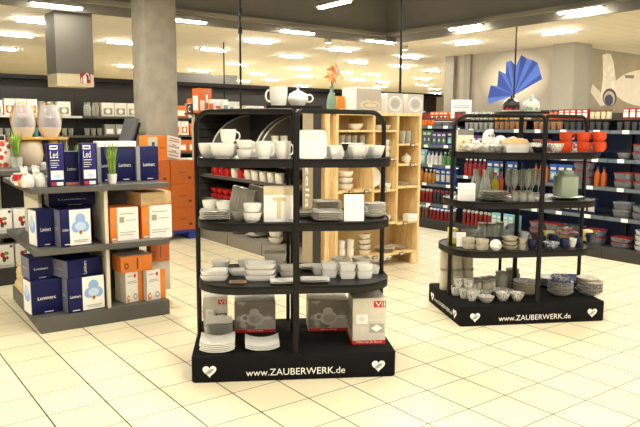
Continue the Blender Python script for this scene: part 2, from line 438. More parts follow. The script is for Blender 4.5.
def wallp2(x, y, off):
    q = on(1, WY-.05, x, y); return Vector((q.x-16.0, -off, q.z-1.5))
def print2(pts, off, name, mt):
    MB().add([tuple(wallp2(x, y, off)) for x, y in pts], [tuple(range(len(pts)))]).build(name, mt, t)
print2([(600, 52), (622, 55), (690, 66), (690, 112), (600, 112), (591, 92), (595, 70)], .004, 'backdrop_print', P('mural_ground', 'a89c84', .9, noise=.1, scale=3))
print2([(650+37*math.cos(a), 88+19*math.sin(a)) for a in [2*PI*i/28 for i in range(28)]], .008, 'plate_print', P('mural_plate', 'f0e8d8', .9, noise=.05, scale=5))
print2([(592, 84), (600, 92), (606, 105), (600, 106), (590, 92)], .010, 'napkin_corner', P('mural_napkin', 'e6decc', .9, noise=.1))
print2([(602, 55), (606, 53.5), (610, 54), (613, 62), (617, 94), (613, 104), (606, 106), (600, 98), (602.5, 75)], .012, 'napkin_roll', P('mural_roll', 'f0eadc', .9, noise=.12, scale=8))
print2(ell(609, 97.5, 7, 9), .016, 'roll_end', P('mural_rim', '6a4a52', .9, noise=0))
print2(ell(608.5, 98.5, 5.6, 7.4), .020, 'roll_ring', P('mural_ring', 'c9c2b8', .9, noise=0))
print2(ell(608, 100, 4.2, 5.6), .024, 'roll_heart', P('mural_dark', '4a4e66', .9, noise=0))
print2([(624, 75), (634, 75.5), (633, 78.5), (625, 78)], .012, 'plate_mark', P('mural_mark', '8d8778', .9, noise=0))

# ---- ceiling lamps
LAMPB = emit('rail_lamp_diffuser', 'fff4dc', 60)
def lamp(length, wd=.11, rail=False):
    r = T('ceiling_lamp', None, 'lamp')
    b = MB().box(-length/2-.02, -wd/2-.02, -.02, length/2+.02, wd/2+.02, 0)
    b.build('housing', RAILM, r)
    MB().prism(rrect(-length/2, -wd/2, length/2, wd/2, wd*.45, 4), -.042, -.02).build('diffuser', LAMPB if rail else LAMPM, r)
    return r
ln = {'a': lambda: lamp(.62, .09), 'b': lambda: lamp(.74, .09, True)}
spots = [(37, 24.5), (16, 37.5), (1, 51), (122, 45), (128, 68), (214, 52), (258, 44), (199, 72), (238, 66), (242, 82), (258, 75.5), (271, 81), (291, 58.5), (301, 70.5), (305, 77.5), (302, 87), (275, 89),
         (340, 52), (357, 64), (344, 74), (373, 76), (357, 81), (383, 83), (380, 87.5), (409, 59), (402, 68), (423, 80), (432, 72), (422, 86), (434, 90), (436, 94)]
for x, y in spots:
    q = on(2, HC-.07, x, y)
    use('lampa', ln['a'], (q.x, q.y, HC), 0, 'slim white strip lamp in the rows on the far beige ceiling', 'strip lamps on the beige ceiling')
for x, y in ((467.5, 45.2), (558, 35)):
    q = on(2, HC-.07, x, y)
    use('lampa', ln['a'], (q.x, q.y, HC), PI/2, 'slim white strip lamp on beige ceiling, '+('farther from' if x < 500 else 'nearer to')+' the wall corner pillar')
for i, (x, y) in enumerate(((57, 8.2), (186, 23), (298, 34), (380, 43.5))):
    q = on(1, EY-.22, x, y)
    use('lampb', ln['b'], (q.x, EY-.22, q.z+.06), 0, ['white strip lamp on the dark bulkhead rail above the grey hanging box', 'white strip lamp on the dark bulkhead rail just right of the concrete column', 'white strip lamp on the bulkhead rail above the shelf of white cups', 'white strip lamp on the bulkhead rail beside the ceiling corner'][i])
for i, (x, y) in enumerate(((465, 30), (579, 13.5))):
    q = on(0, EX-.22, x, y)
    use('lampb', ln['b'], (EX-.22, q.y, q.z+.075), PI/2, ['white strip lamp on the bulkhead rail nearer the ceiling corner, right of the rods', 'white strip lamp on the bulkhead rail above the fan mural'][i])
# rows over the open aisle, hanging on rails from the dark ceiling
RX = on(2, 3.2, 334, 8).x
for k, x in enumerate((RX, RX-3.9, RX-7.8)):
    y1 = 8.5 if k == 0 else 9.0
    tg = MB().box(-.04, -7-4, .08, .04, y1-4, .13)
    for yy in (-6, -2, 2, 4): tg.box(-.006, yy-.006, .13, .006, yy+.006, HD-3.2)
    o = put(tg.build('lamp_rail', RAILM), (x, 4, 3.2))
    tag(o, ['grey lamp rail hanging under the dark ceiling above the wooden shelf', 'grey lamp rail hanging above the centre of the aisle', 'grey lamp rail hanging above the left side of the aisle'][k], 'rail')
    y = on(2, 3.2, 334, 8).y
    n = 0
    while y > -6:
        o = use('lampb', ln['b'], (x, y, 3.28), PI/2, 'white strip lamp on the hanging rail '+['above the wooden shelf', 'over the aisle centre', 'over the aisle left'][k]+('' if n else ', the farthest'), 'strip lamps over the aisle')
        if k or n:
            l = bpy.data.lights.new('strip_lamp_light', 'AREA'); l.shape = 'RECTANGLE'; l.size, l.size_y = .95, .12; l.energy = 46; l.color = (1, .95, .86)
            lo = bpy.data.objects.new('strip_lamp_light', l); COL.objects.link(lo); lo.location = (x, y, 3.19); lo.rotation_euler = (0, 0, PI/2)
        y -= 2.1; n += 1
for i in range(5):  # row added out of view to brighten the far right wall
    use('lampa', ln['a'], (12.4+2.2*i, 6.0, HC), 0, 'added strip lamp out of view, brightening the rolled napkin mural wall', 'added strip lamps before the far right wall')
# spotlights by the corner
for x, y, s in ((322, 40, 'left of'), (398.5, 47, 'below')):
    q = on(2, HC-.02, x, y)
    r = T('spotlight', 'small bright round spotlight '+s+' the ceiling corner', 'spotlight', (q.x, q.y-.2, HC-.1))
    MB().lathe([(0, .14), (.07, .14), (.07, .0), (.055, 0), (.05, .02), (0, .02)], 14).build('can', RAILM, r)
    MB().lathe([(0, .004), (.05, .004), (.05, .018), (0, .018)], 14).build('bulb', emit('spot_bulb', 'fff6e0', 40), r)

# thin rods dropping from the ceiling
def rod(px, ybot, X, Y, ztop, label, joints=()):
    r = T('ceiling_rod', label, 'rod', (X, Y, 0))
    zb = ybot
    MB().tube([(0, 0, zb), (0, 0, ztop)], .014, 8).build('tube', BLACK, r)
    for z in joints: MB().tube([(0, 0, z-.04), (0, 0, z+.04)], .026, 8).build('joint', BLACK, r)
GF = Fr((3.87, 7.9), -PI/2)
q = GF.at(241, .32, 1.5); rod(241, 1.62, q.x, q.y, HD, 'thin black rod dropping from the dark ceiling behind the white cups', (2.62, 2.85))
qw = Fr((3.7, 5.03), 0).at(402, .55, 1.6); rod(402, 0, qw.x, 5.62, HD, 'thin black rod dropping behind the wooden shelf')
q = on(2, HC, 515.5, 26); rod(515, 1.3, EX+.06, q.y, HC, 'thin black rod hanging in front of the blue fan mural')
q = on(1, 13.0, 217, 47); rod(217, 1.5, q.x, 12.7, HC, 'thin rod hanging far off between the column and the white cups')

# the hanging grey box with the fire extinguisher sign
y0 = EY+.12
a, c = on(1, y0, 54, 13), on(1, y0, 94, 73); zb = on(1, y0, 70, 86).z; zm = on(1, y0, 70, 73.5).z
w = c.x-a.x
r = T('hanging_box', 'square grey box hanging from the ceiling left of the concrete column', 'hanging sign', ((a.x+c.x)/2, y0, zb))
MB().box(-w/2, 0, zm-zb, w/2, .55, HC-zb).build('cladding', P('sign_grey', '6b6964', .7, noise=.03, scale=3), r)
MB().box(-w/2+.005, .005, 0, w/2-.005, .55, zm-zb).build('lower_panel', P('sign_cream', 'd8ccae', .5, noise=.06, scale=5), r)
s = on(1, y0, 80, 73.5); e = on(1, y0, 90.5, 82.5); cx = (s.x+e.x)/2-(a.x+c.x)/2; ww = e.x-s.x; cz = (s.z+e.z)/2-zb
sg = MB().box(cx-ww/2, -.004, cz-ww/2, cx+ww/2, .003, cz+ww/2, 0)
M = axes((cx, -.0048, cz), (1, 0, 0), (0, 0, 1))
sg.plate_on(M, [(-.035, -.085), (.02, -.085), (.02, .02), (.008, .045), (-.022, .045), (-.035, .02)], 1)
sg.tube([(cx-.005, -.006, cz+.05), (cx+.03, -.006, cz+.075), (cx+.055, -.006, cz+.05), (cx+.06, -.006, cz-.02)], .007, 6, 1)
sg.plate_on(M, [(-.075, -.06), (-.06, -.08), (-.045, -.03), (-.06, .02)], 1)
sg.build('fire_extinguisher_sign', [P('dark_red_print', '96201a', .5, noise=0), PAPER], r)

# world: the rest of the shop's light
wd = bpy.data.worlds.new('world'); S.world = wd; wd.use_nodes = True
bg = wd.node_tree.nodes['Background']; bg.inputs[0].default_value = (1, .92, .8, 1); bg.inputs[1].default_value = .38
S.view_settings.view_transform = 'Standard'; S.view_settings.look = 'None'; S.view_settings.gamma = 1; S.view_settings.exposure = .1; S.view_settings.use_curve_mapping = False

# ================================================================== THE TWO BLACK OVAL STANDS
LEV = (.548, .913, 1.275); BASEH = .152
def heart(M, s, b, mi, mk):
    pts = []
    for i in range(36):
        a = 2*PI*i/36
        pts.append((s*16*math.sin(a)**3/32, s*(13*math.cos(a)-5*math.cos(2*a)-2*math.cos(3*a)-math.cos(4*a)+2)/32))
    b.plate_on(M, pts, mi)
    for k in (-.22, -.06, .1, .26):
        M2 = M @ Matrix.Translation((k*s*.6, .02*s, .0006)) @ Matrix.Rotation(-.75, 4, 'Z')
        L = s*(.3-.3*abs(k)); b.plate_on(M2, rect(-.018*s, -L, .018*s, L), mk)
def stand(fr, label, left_text, dw=0):
    r = T('display_stand', label, 'display stand', fr.w(0, 0), fr.a)
    b = MB().prism(rrect(-.012-dw*.3, -.02, 1.175-dw, .71+dw*.4, .025, 4), 0, BASEH, 0, None, .006).build('base', BLACKF, r)
    M = axes((.585-dw*.5, -.0215, .052), (1, 0, 0), (0, 0, 1))
    MB().text('www.ZAUBERWERK.de', M, .575).build('lettering', PAPER, b)
    for x in (.09, 1.07-dw):
        hb = MB(); heart(axes((x, -.0215, .066), (1, 0, 0), (0, 0, 1)), .078, hb, 0, 1); hb.build('heart_mark', [PAPER, BLACKF], b)
    if left_text:
        MB().text('www.ZAUBERWERK.de', axes((-.0135-dw*.3, .35, .06), (0, -1, 0), (0, 0, 1)), .42).build('lettering', PAPER, b)
        for y in (.09, .61):
            hb = MB(); heart(axes((-.0135-dw*.3, y, .066), (0, -1, 0), (0, 0, 1)), .078, hb, 0, 1); hb.build('heart_mark', [PAPER, BLACKF], b)
    for z in LEV:
        e_ = 0 if not dw or z > 1 else (.04 if z > .8 else .065)
        poly = rrect(.02-e_, .012, 1.17-dw, .655, .25, 10)
        sh = MB().prism(poly, z-.012, z-.002)
        n = len(poly); cx, cy = .58, .3375
        inn = rrect(.026-e_, .018, 1.164-dw, .649, .244, 10)
        vs = [(x, y, zz) for ring, zz in ((poly, z-.046), (poly, z+.003), (inn, z+.003), (inn, z-.046)) for x, y in ring]
        fs = [(k*n+i, k*n+(i+1) % n, ((k+1) % 4)*n+(i+1) % n, ((k+1) % 4)*n+i) for k in range(4) for i in range(n)]
        sh.add(vs, fs); sh.build('shelf', P('black_shelf_metal', '151413', .38, noise=.1, spec=.3), r)
    def hoop(p, q):
        p, q = Vector(p), Vector(q); d = (q-p); L = d.length; d.normalize(); zt, ra = 1.545, .1
        path = [p+Vector((0, 0, BASEH)), p+Vector((0, 0, zt-ra))]
        for i in range(1, 7):
            a = PI/2*i/6; path.append(p+d*(ra*(1-math.cos(a)))+Vector((0, 0, zt-ra+ra*math.sin(a))))
        ra2 = .035
        for i in range(0, 7):
            a = PI/2*i/6; path.append(q-d*(ra2*(1-math.sin(a)))+Vector((0, 0, zt-ra2+ra2*math.cos(a))))
        path.append(q+Vector((0, 0, BASEH)))
        MB().tube(path, .0145, 10).build('hoop_frame', BLACK, r)
    hoop((.012, .335, 0), (.584, .012, 0)); hoop((1.15-dw, .335, 0), (.592, .012, 0))
    MB().tube([(.58, .668, BASEH), (.58, .668, 1.275)], .0125, 10).build('rear_post', BLACK, r)
    MB().tube([(.6, .43, BASEH), (.6, .43, 1.565)], .0185, 12).build('centre_post', BLACK, r)
    MB().prism(rrect(.43, .3, .77, .56, .01, 2), 1.565, 1.583).build('top_board', BLACK, r)
    return r
CF = Fr((1.598, 3.35), math.atan2(-.596, 1.013)); RF = Fr((3.684, 3.181), math.atan2(-.531, 1.009))
stand(CF, 'black oval display stand in the foreground holding white porcelain', False)
stand(RF, 'black oval display stand at the right holding glassware and patterned bowls', True, .045)

# ================================================================== WHITE PORCELAIN ON THE NEAR STAND
A = CF.a
def C(px, y, z): return CF.at(px, y, z)
Z1, Z2, Z3 = LEV[2], LEV[1], LEV[0]
top = 'on near stand top shelf'; mid = 'on near stand second shelf'; low = 'on near stand lowest shelf'
# -- top shelf, left half
mk = lambda: bowl('cereal_bowl', 'bowl', .082, .082, WHITE, foot=.62, curve=.45)
use('cb', mk, C(211, .3, Z1), A, 'round white bowl at the far left end '+top)
use('cb', mk, C(226, .17, Z1), A, 'round white bowl carrying a cup on its rim '+top)
mkc = lambda: cup('tea_cup', 'cup', .047, .083, WHITE, foot=.62, curve=.4)
p = C(230.5, .17, Z1+.083); use('tc', mkc, p, A, 'white cup standing on top of the white bowl '+top)
mks = lambda: cup('low_cup', 'cup', .045, .052, WHITE, foot=.62, curve=.4)
for k in range(2):
    p = C(244, .12, Z1); use('lc', mks, (p.x, p.y, Z1+k*.053), A, ['lower', 'upper'][k]+' of two stacked low white cups beside the bowls '+top)
for i, px in enumerate((262, 281)):
    p = C(px, .1, Z1)
    use('mug', lambda: cup('mug', 'mug', .045, .1, WHITE, foot=.75, curve=.3), p, A+[0, .3][i], ['white mug beside the stacked low cups '+top, 'white mug nearest the left of the posts '+top][i])
for i, px in enumerate((252, 270)):
    use('tc', mkc, C(px, .38, Z1), A+.5, 'white cup in the back row '+top+', behind the '+['stacked cups', 'mugs'][i])
for i, px in enumerate((275, 284)):
    p = C(px, .44, Z1); use('eg', lambda: jar('spice_pot', 'pot', .024, .115, CREAM, CREAM, .01, .9), p, A, 'small cream lidded pot behind the mugs '+top, 'cream pots behind the mugs')
# -- top shelf, right half
q = C(309, .1, Z1)
def sq_upright(): 
    o = plate('square_plate', 'plate', .083, WHITE, .014, 9); return o
o = sq_upright(); upright(o, C(312, .11, Z1+.081), A, .12); tag(o, 'square white plate standing upright right of the centre post '+top, 'plate')
MB().tube([(-.05, -.01, 0), (-.05, .05, 0), (-.05, .075, .05)], .003, 6).tube([(.05, -.01, 0), (.05, .05, 0), (.05, .075, .05)], .003, 6).tube([(-.05, .05, .003), (.05, .05, .003)], .003, 6)
use('sqb', lambda: bowl('square_bowl', 'bowl', .05, .075, WHITE, sq=6, foot=.7, curve=.5), C(336, .12, Z1), A+.2, 'small square white bowl beside the upright square plate '+top)
mkw = lambda: bowl('wavy_bowl', 'bowl', .068, .072, WHITE, foot=.55, curve=.5, wave=.07, nw=6, n=48)
use('wb', mkw, C(356, .13, Z1), A, 'wavy-rimmed white bowl nearer the centre '+top)
use('wb', mkw, C(374, .24, Z1), A+.3, 'wavy-rimmed white bowl at the far right end '+top)
use('cb', mk, C(352, .42, Z1), A, 'round white bowl in the back row right of posts '+top)
r = T('price_clip', 'small black price clip with dark card among white bowls '+top, 'price clip', C(345, .035, Z1+.003), A)
MB().tube([(0, 0, 0), (0, 0, .045)], .0025, 6).build('stem', BLACK, r)
MB().add([(-.022, .002, .085), (.022, .002, .085), (.006, .002, .045), (-.006, .002, .045), (-.022, -.002, .085), (.022, -.002, .085), (.006, -.002, .045), (-.006, -.002, .045)],
         [(0, 1, 2, 3), (7, 6, 5, 4), (0, 4, 5, 1), (1, 5, 6, 2), (2, 6, 7, 3), (3, 7, 4, 0)]).build('card', BLACK, r)
# -- the little board on top of the rear post: teapots
tag(put(cup('creamer', 'jug', .056, .115, WHITE, foot=.8, curve=.35, ha=PI), CF.at(279, .43, 1.5835), A), 'tall white cup with a handle at the left of the near stand top board', 'cup')
tag(put(teapot('sugar_pot', 'pot', .064, .098, WHITE, False), CF.at(297.5, .43, 1.5835), A+PI), 'white lidded pot at the right of the near stand top board', 'pot')
# -- second shelf, left half
mkp = lambda: plate('square_plate', 'plate', .088, WHITE, .014, 7)
p = C(216.5, .22, Z2); stack('sqp', mkp, 5, .0105, p, A, 'square white plate stacked at left end '+mid, 'square plates at the left end')
use('lc', mks, C(211, .24, Z2+.058), A+1, 'left one of two low white cups set on the square plate stack')
use('lc', mks, C(222, .2, Z2+.058), A+2, 'right one of two low white cups set on the square plate stack')
def ribbed():
    b = MB(); n = 7
    for i in range(n): b.box(-.075+.15*i/n, -.03, 0, -.075+.15*(i+.82)/n, .03, .15)
    b.box(-.072, -.026, .002, .072, .026, .146); return tag(b.build('ribbed_platter', GREYC), None, 'platter')
for i, (px, y) in enumerate(((241, .40), (257, .47))):
    o = use('rib', ribbed, C(px, y, Z2+.02), A-.35, ['grey ribbed platter leaning nearer the left post '+mid, 'grey ribbed platter leaning behind the stacked bowls '+mid][i])
    o.rotation_euler = (0, .22, A-.3)
use('gb', lambda: bowl('grey_bowl', 'bowl', .05, .055, GREYC, foot=.5), C(238, .18, Z2), A, 'round grey bowl between the square plates and stacked bowls '+mid)
for k in range(2):
    use('tb', lambda: bowl('deep_bowl', 'bowl', .055, .056, WHITE, foot=.6, curve=.4), C(253.5, .1, Z2+k*.05), A, ['lower', 'upper'][k]+' of two stacked deep white bowls before the ribbed platters '+mid)
def gift_box():
    return carton('gift_carton', 'box', .175, .05, .205, [PAPER, P('beige_print', 'cdbf9d', .5), INKG],
                  [('front', 'rect', 1, .0, .76, 1, 1), ('front', 'rect', 1, .42, .1, .56, .68), ('front', 'rect', 1, .28, .6, .7, .7), ('front', 'rect', 2, .78, .05, .95, .07)])
tag(put(gift_box(), C(278, .1, Z2), A), 'white carton with beige band left of the posts '+mid, 'box')
# -- second shelf, right half
mkd = lambda: plate('dessert_plate', 'plate', .075, WHITE, .013, 6)
p = C(309, .3, Z2); stack('dp', mkd, 3, .0105, p, A+.2, 'square white plate stacked behind the posts '+mid, 'low stack behind the centre post')
p = C(326.5, .16, Z2); stack('sqp', mkp, 5, .0105, p, A+.1, 'square white plate left of the white card '+mid, 'square plates left of the white card')
mkg = lambda: plate('grey_plate', 'plate', .086, P('pale_grey_porcelain', 'd6d0c0', .3, noise=.03), .014, 7)
p = C(322, .36, Z2); stack('sgp', mkg, 7, .0125, p, A+.1, 'square grey plate stacked behind white ones '+mid, 'grey square plates behind')
def card(w, h, bm=BLACK):
    r = T('price_display', None, 'sign')
    M = Matrix.Rotation(-.1, 4, 'X')
    MB().box(-w/2, 0, .004, w/2, .003, h, 0, M).build('card', PAPER, r)
    b = MB().box(-w/2-.003, -.002, h-.004, w/2+.003, .005, h+.004, 0, M)
    for i, (v, k) in enumerate(((.75, .6), (.62, .75), (.45, .7), (.3, .45))): b.box(-w*k/2, -.0008, h*v, w*k/2, .001, h*v+.006, 1, M)
    b.box(-w/2, -.004, 0, w/2, .03, .004); b.build('holder', [bm, P('faint_print', 'dcd8cc', .5, noise=0)], r)
    return r
put(tag(card(.115, .165), 'white price card in a stand '+mid+' right of the centre post', 'sign'), C(351, .06, Z2), A)
mkt = lambda: plate('triangular_plate', 'plate', .066, WHITE, .013, 2)
def tri(): return tag(MB().lathe(plate_prof(.07, .013), 36, 0, None, 2.6, 1, .8, .12, 3).build('wavy_plate', WHITE), None, 'plate')
p = C(374, .26, Z2); stack('wp', tri, 8, .0105, p, A+.3, 'wavy white plate stacked at the right end '+mid, 'wavy plates at the right end', .2)
# -- lowest shelf, left half
def dish(name, w, d, h, mt): return bowl(name, 'dish', w/2, h, mt, sq=7, sx=1, sy=d/w, foot=.8, curve=.5)
mkr = lambda: dish('rectangular_dish', .165, .11, .03, WHITE)
p = C(214.5, .22, Z3); 
stack('rd', mkr, 2, .0305, p, A+.05, 'rectangular white dish stacked at the left end '+low, 'rectangular dishes at the left end')
use('rd', mkr, C(219, .37, Z3), A, 'rectangular white dish in the second row at the left end '+low)
for i, (px, y) in enumerate(((221, .52), (247, .52))):
    use('ob', lambda: bowl('oval_bowl', 'bowl', .062, .055, WHITE, sx=1, sy=.8, foot=.6), C(px, y, Z3), A, ['oval white bowl at the back near the left post '+low, 'oval white bowl at the back behind the stacked trays '+low][i])
mkq = lambda: dish('deep_square_dish', .145, .13, .06, CREAM)
p = C(275, .44, Z3); stack('ds', mkq, 2, .061, p, A, 'deep cream dish stacked behind the trays '+low, 'deep dishes at the back')
mky = lambda: dish('serving_tray', .19, .13, .034, WHITE)
p = C(262, .2, Z3); stack('st', mky, 3, .0345, p, A, 'rectangular white tray in the middle left stack '+low, 'trays at the middle left', .03)
def sheet(): return tag(MB().box(-.05, -.04, 0, .05, .04, .0015).box(-.035, -.03, .0015, .035, .02, .002, 1).build('paper_sheet', [P('brown_paper', '9b8064', .7), P('brown_paper_dark', '7c6450', .7)]), None, 'paper')
tag(put(sheet(), C(238, .14, Z3+.003), A), 'brown paper sheet lying between the white dishes '+low, 'paper')
mkf = lambda: plate('flat_plate', 'plate', .085, WHITE, .012, 8, 1, .6)
for i, (px, y) in enumerate(((286.5, .1), (304, .1))):
    if i == 0: stack('fp', mkf, 2, .01, C(283, .1, Z3), A, 'flat rectangular white plate left of posts '+low, 'flat plates by the centre post', .02)
    else: stack('fp', mkf, 2, .01, C(315, .12, Z3), A, 'flat rectangular white plate right of posts '+low, 'flat plates right of the post', .02)
use('rd', mkr, C(238, .36, Z3), A+.05, 'rectangular white dish in the second row beside the trays '+low)
use('ob', None, C(232, .46, Z3), A+.4, 'oval white bowl in the back row between two others '+low) if False else None
stack('ds2', lambda: dish('shallow_square_dish', .12, .1, .03, CREAM), 2, .031, C(289, .3, Z3), A, 'shallow cream dish stacked left of the posts '+low, 'shallow dishes by the posts', .05)
# -- lowest shelf, right half
mko = lambda: plate('oval_platter', 'plate', .088, WHITE, .016, 2, 1, .7)
stack('op', mko, 2, .012, C(312, .46, Z3), A, 'oval white platter at the back behind the centre post '+low, 'oval platters')
mkx = lambda: dish('small_square_dish', .1, .085, .045, WHITE)
for i, (px, y) in enumerate(((329, .24), (347, .2), (364, .2))):
    stack('ssd', mkx, 2, .0455, C(px, y, Z3), A, 'small square white dish, '+['first', 'second', 'third'][i]+' stack from posts '+low, 'small dishes stack '+['one', 'two', 'three'][i], .04)
use('ssd', mkx, C(377, .33, Z3), A, 'small square white dish at the rounded right end '+low)
use('ssd', mkx, C(320, .33, Z3), A+.1, 'small square white dish behind the first stack '+low)
use('ssd', mkx, C(341, .33, Z3), A-.1, 'small square white dish behind the second stack '+low)
mkv = lambda: bowl('footed_bowl', 'bowl', .058, .078, CREAM, sq=3, foot=.55, curve=.6)
for i, px in enumerate((341, 361)):
    use('fb', mkv, C(px, .44, Z3), A+.3, ['grey footed bowl at the back nearer the centre '+low, 'grey footed bowl at the back nearer the right post '+low][i])
# -- on the base
def curved():
    b = MB(); n = 12; w, d, t = .2, .19, .006; vs, fs = [], []
    for i in range(n+1):
        x = -w/2+w*i/n; z = .022*(abs(2*i/n-1))**2.5
        k = d/2*(1-.08*(1-abs(2*i/n-1)))
        vs += [(x, -k, z+.004), (x, k, z), (x, -k, z+t+.004), (x, k, z+t)]
    for i in range(n):
        a = 4*i; c = a+4
        fs += [(a, a+1, c+1, c), (a+2, c+2, c+3, a+3), (a, c, c+2, a+2), (a+1, a+3, c+3, c+1)]
    fs += [(0, 2, 3, 1), (4*n, 4*n+1, 4*n+3, 4*n+2)]
    return tag(b.add(vs, fs).build('curved_plate', WHITE), None, 'plate')
stack('cup_l', curved, 5, .0115, C(218, .125, BASEH+.0015), A, 'curved square white plate at front left of near stand base', 'curved plates front left', .03)
stack('sgp', mkg, 9, .0125, C(219, .34, BASEH+.0015), A, 'square grey plate behind the curved plates on near stand base', 'grey plates on the base', .05)
stack('cup_l', curved, 3, .0115, C(262, .14, BASEH+.0015), A, 'curved square white plate in mid left of near stand base', 'curved plates at the middle', .03)
def grey_box(lbl):
    pr = [('front', 'rect', 1, .0, .1, 1, 1), ('front', 'ell', 2, .28, .2, .72, .66), ('front', 'ell', 2, .36, .55, .6, .78), ('front', 'ell', 2, .66, .4, .92, .52), ('front', 'ell', 2, .14, .35, .36, .6), ('front', 'ell', 1, .19, .41, .31, .54), ('front', 'ell', 3, .36, .3, .66, .56), ('front', 'rect', 4, 0, 0, 1, .1), ('front', 'text', 5, .3, .03, .7, .075, 'Villeroy & Boch')]
    return carton('tableware_carton', 'box', .26, .17, .2, [PAPERG, PICT, P('print_plate', 'c9c1b2', .4), P('print_plate_well', 'b0a795', .4), REDP, PAPER], pr)
tag(put(grey_box(0), C(255, .5, BASEH+.0015), A), 'grey carton with plate photo and red strip, near stand base, left of the posts', 'box')
tag(put(grey_box(1), C(327, .49, BASEH+.0015), A), 'grey carton with plate photo and red strip, near stand base, behind the tall carton', 'box')
def vil(w, d, h, deep):
    pr = [('front', 'rect', 1, 0, 0, 1, .085), ('front', 'text', 2, .1, .02, .9, .07, 'Villeroy & Boch'), ('front', 'rect', 1, .63, .8, 1, .94), ('front', 'text', 2, .68, .82, .97, .92, 'Vil'),
          ('front', 'rect', 3, .5, .25, .95, .45), ('front', 'rhomb', 2, .55, .27, .9, .43), ('front', 'rect', 2, .1, .45, .45, .66), ('front', 'ell', 4, .18, .5, .36, .6), ('front', 'rect', 4, .5, .52, .8, .54),
          ('left', 'rect', 1, 0, 0, 1, .085), ('left', 'rect', 5, .15, .3, .85, .75)]
    return carton('tableware_carton', 'box', w, d, h, [PAPERG, REDP, PAPER, INKG, P('faint_print', 'dcd8cc', .5, noise=0), PICT], pr)
tag(put(vil(.2, .2, .285, 1), C(366, .22, BASEH+.0015), A), 'tall pale carton with a red label at right of the near stand base', 'box')
tag(put(vil(.15, .15, .215, 1), C(216, .55, BASEH+.0015), A), 'smaller pale carton with a red label at back left of near stand base', 'box')
r = T('small_placard', 'small dark placard before the back left carton on the near stand base', 'sign', C(221, .425, BASEH+.085), A)
MB().box(-.035, 0, 0, .035, .004, .04).build('plate', BLACK, r); MB().box(-.028, -.0012, .006, .028, 0, .034).build('card', PAPERG, r)

# ================================================================== THE LEFT ISLAND SHELF WITH NAVY AND ORANGE CARTONS
LF = Fr((1.118, 4.775), math.radians(-3)); AL = LF.a
LT, LM, LB = 1.03, .60, .115
r = T('island_shelf', 'dark grey island shelf with navy and orange cartons at the left of the aisle', 'shelf unit', LF.w(0, 0), AL)
MB().prism(rrect(0, 0, .945, 1.15, .004, 2), 0, LB-.002).build('base', DGREY, r)
MB().prism(rrect(-.02, -.02, .95, 1.16, .004, 2), LM-.042, LM-.002).build('middle_shelf', DGREY, r)
MB().prism(rrect(-.025, -.02, .955, 1.17, .004, 2), LT-.04, LT-.002).build('top_board', DGREY, r)
b = MB().box(.475, .02, LB-.002, .50, 1.0, LM-.042).box(.475, .02, LM-.002, .50, 1.0, LT-.04)
b.build('divider', CPANEL, r)
b = MB().box(.10, .42, LB-.002, .125, 1.0, LM-.042).box(.10, .42, LM-.002, .125, 1.0, LT-.04)
for z in (.88, .90, .92): b.box(.112, .4185, z, .122, .4205, z+.006, 1)
sp = b.build('side_panel', [CPANEL, INK], r)
MB().box(.125, .62, LB-.002, .475, .64, LM-.042).box(.5, .62, LB-.002, .92, .64, LM-.042).box(.125, .62, LM-.002, .475, .64, LT-.04).box(.5, .62, LM-.002, .92, .64, LT-.04).build('back_panel', CHAR, r)
MB().box(.52, .0, LM-.002, .9, .012, LM+.012).build('front_rail', RAILM, r)

def LP(px, y, z): return LF.at(px, y, z)
def navy(w, d, h, split=.42, pic=True, vt=False, sidepic=False):
    pr = []
    if vt: pr += [('front', 'vtext', 2, .46, .12, .56, .88, 'Luminarc')]
    elif pic:
        pr += [('front', 'rect', 2, split, .02, .985, .985), ('front', 'text', 2, .04, .42, split-.04, .5, 'Luminarc'), ('front', 'rect', 2, .1, .05, .3, .07)]
        c = (split+.99)/2; k = (.99-split)
        pr += [('front', 'ell', 3, c-.42*k, .36, c+.02*k, .66), ('front', 'ell', 3, c-.02*k, .36, c+.42*k, .66), ('front', 'ell', 3, c-.24*k, .55, c+.24*k, .88), ('front', 'ell', 4, c-.25*k, .40, c+.25*k, .64),
               ('front', 'ell', 6, c-.08*k, .3, c+.08*k, .42), ('front', 'ell', 7, c-.05*k, .34, c+.05*k, .4), ('front', 'rect', 5, c-.35*k, .14, c+.35*k, .16), ('front', 'rect', 5, c-.3*k, .1, c+.3*k, .115)]
    else: pr += [('front', 'text', 2, .2, .42, .8, .52, 'Luminarc'), ('front', 'rect', 2, .4, .04, .7, .06)]
    pr += [('left', 'rect', 1, .0, .0, 1, 1), ('left', 'text', 2, .25, .45, .75, .52, 'Luminarc')]  # left face painted grey for the reflection on it
    if sidepic: pr += [('left', 'rect', 2, .1, .02, .95, .98), ('left', 'ell', 3, .2, .35, .85, .75), ('left', 'ell', 4, .3, .5, .7, .85)]
    return carton('glassware_carton', 'box', w, d, h, [BLUE, SHEEN, PAPER, SKYP, SKYL, INKG, GOLD, REDP], pr)
on_m = 'on the left island middle shelf'; on_b = 'on the left island base'; on_t = 'on the left island top board'
tag(put(navy(.215, .2, .265, .28), LP(72, .13, LM), AL+.12), 'navy carton with blue flower picture on its front, '+on_m, 'box')
tag(put(navy(.12, .18, .26, .9, False, sidepic=True), LP(42, .21, LM), AL+.15), 'navy carton turned to show a white picture side, '+on_m, 'box')
tag(put(navy(.33, .28, .10, 0, False), LP(68, .40, LM+.2665), AL), 'flat navy carton lying on the other two navy cartons, '+on_m, 'box')
tag(put(carton('glassware_carton', 'box', .3, .2, .265, [BLUE]), LP(70, .42, LM), AL), 'plain navy carton standing behind the flower picture carton, '+on_m, 'box')
tag(put(navy(.265, .2, .255, .38), LP(81, .13, LB), AL+.1), 'navy carton with blue flower picture on its front, '+on_b, 'box')
tag(put(navy(.21, .19, .245, .9, False, sidepic=True), LP(45, .2, LB), AL+.12), 'navy carton turned to show a white picture side, '+on_b, 'box')
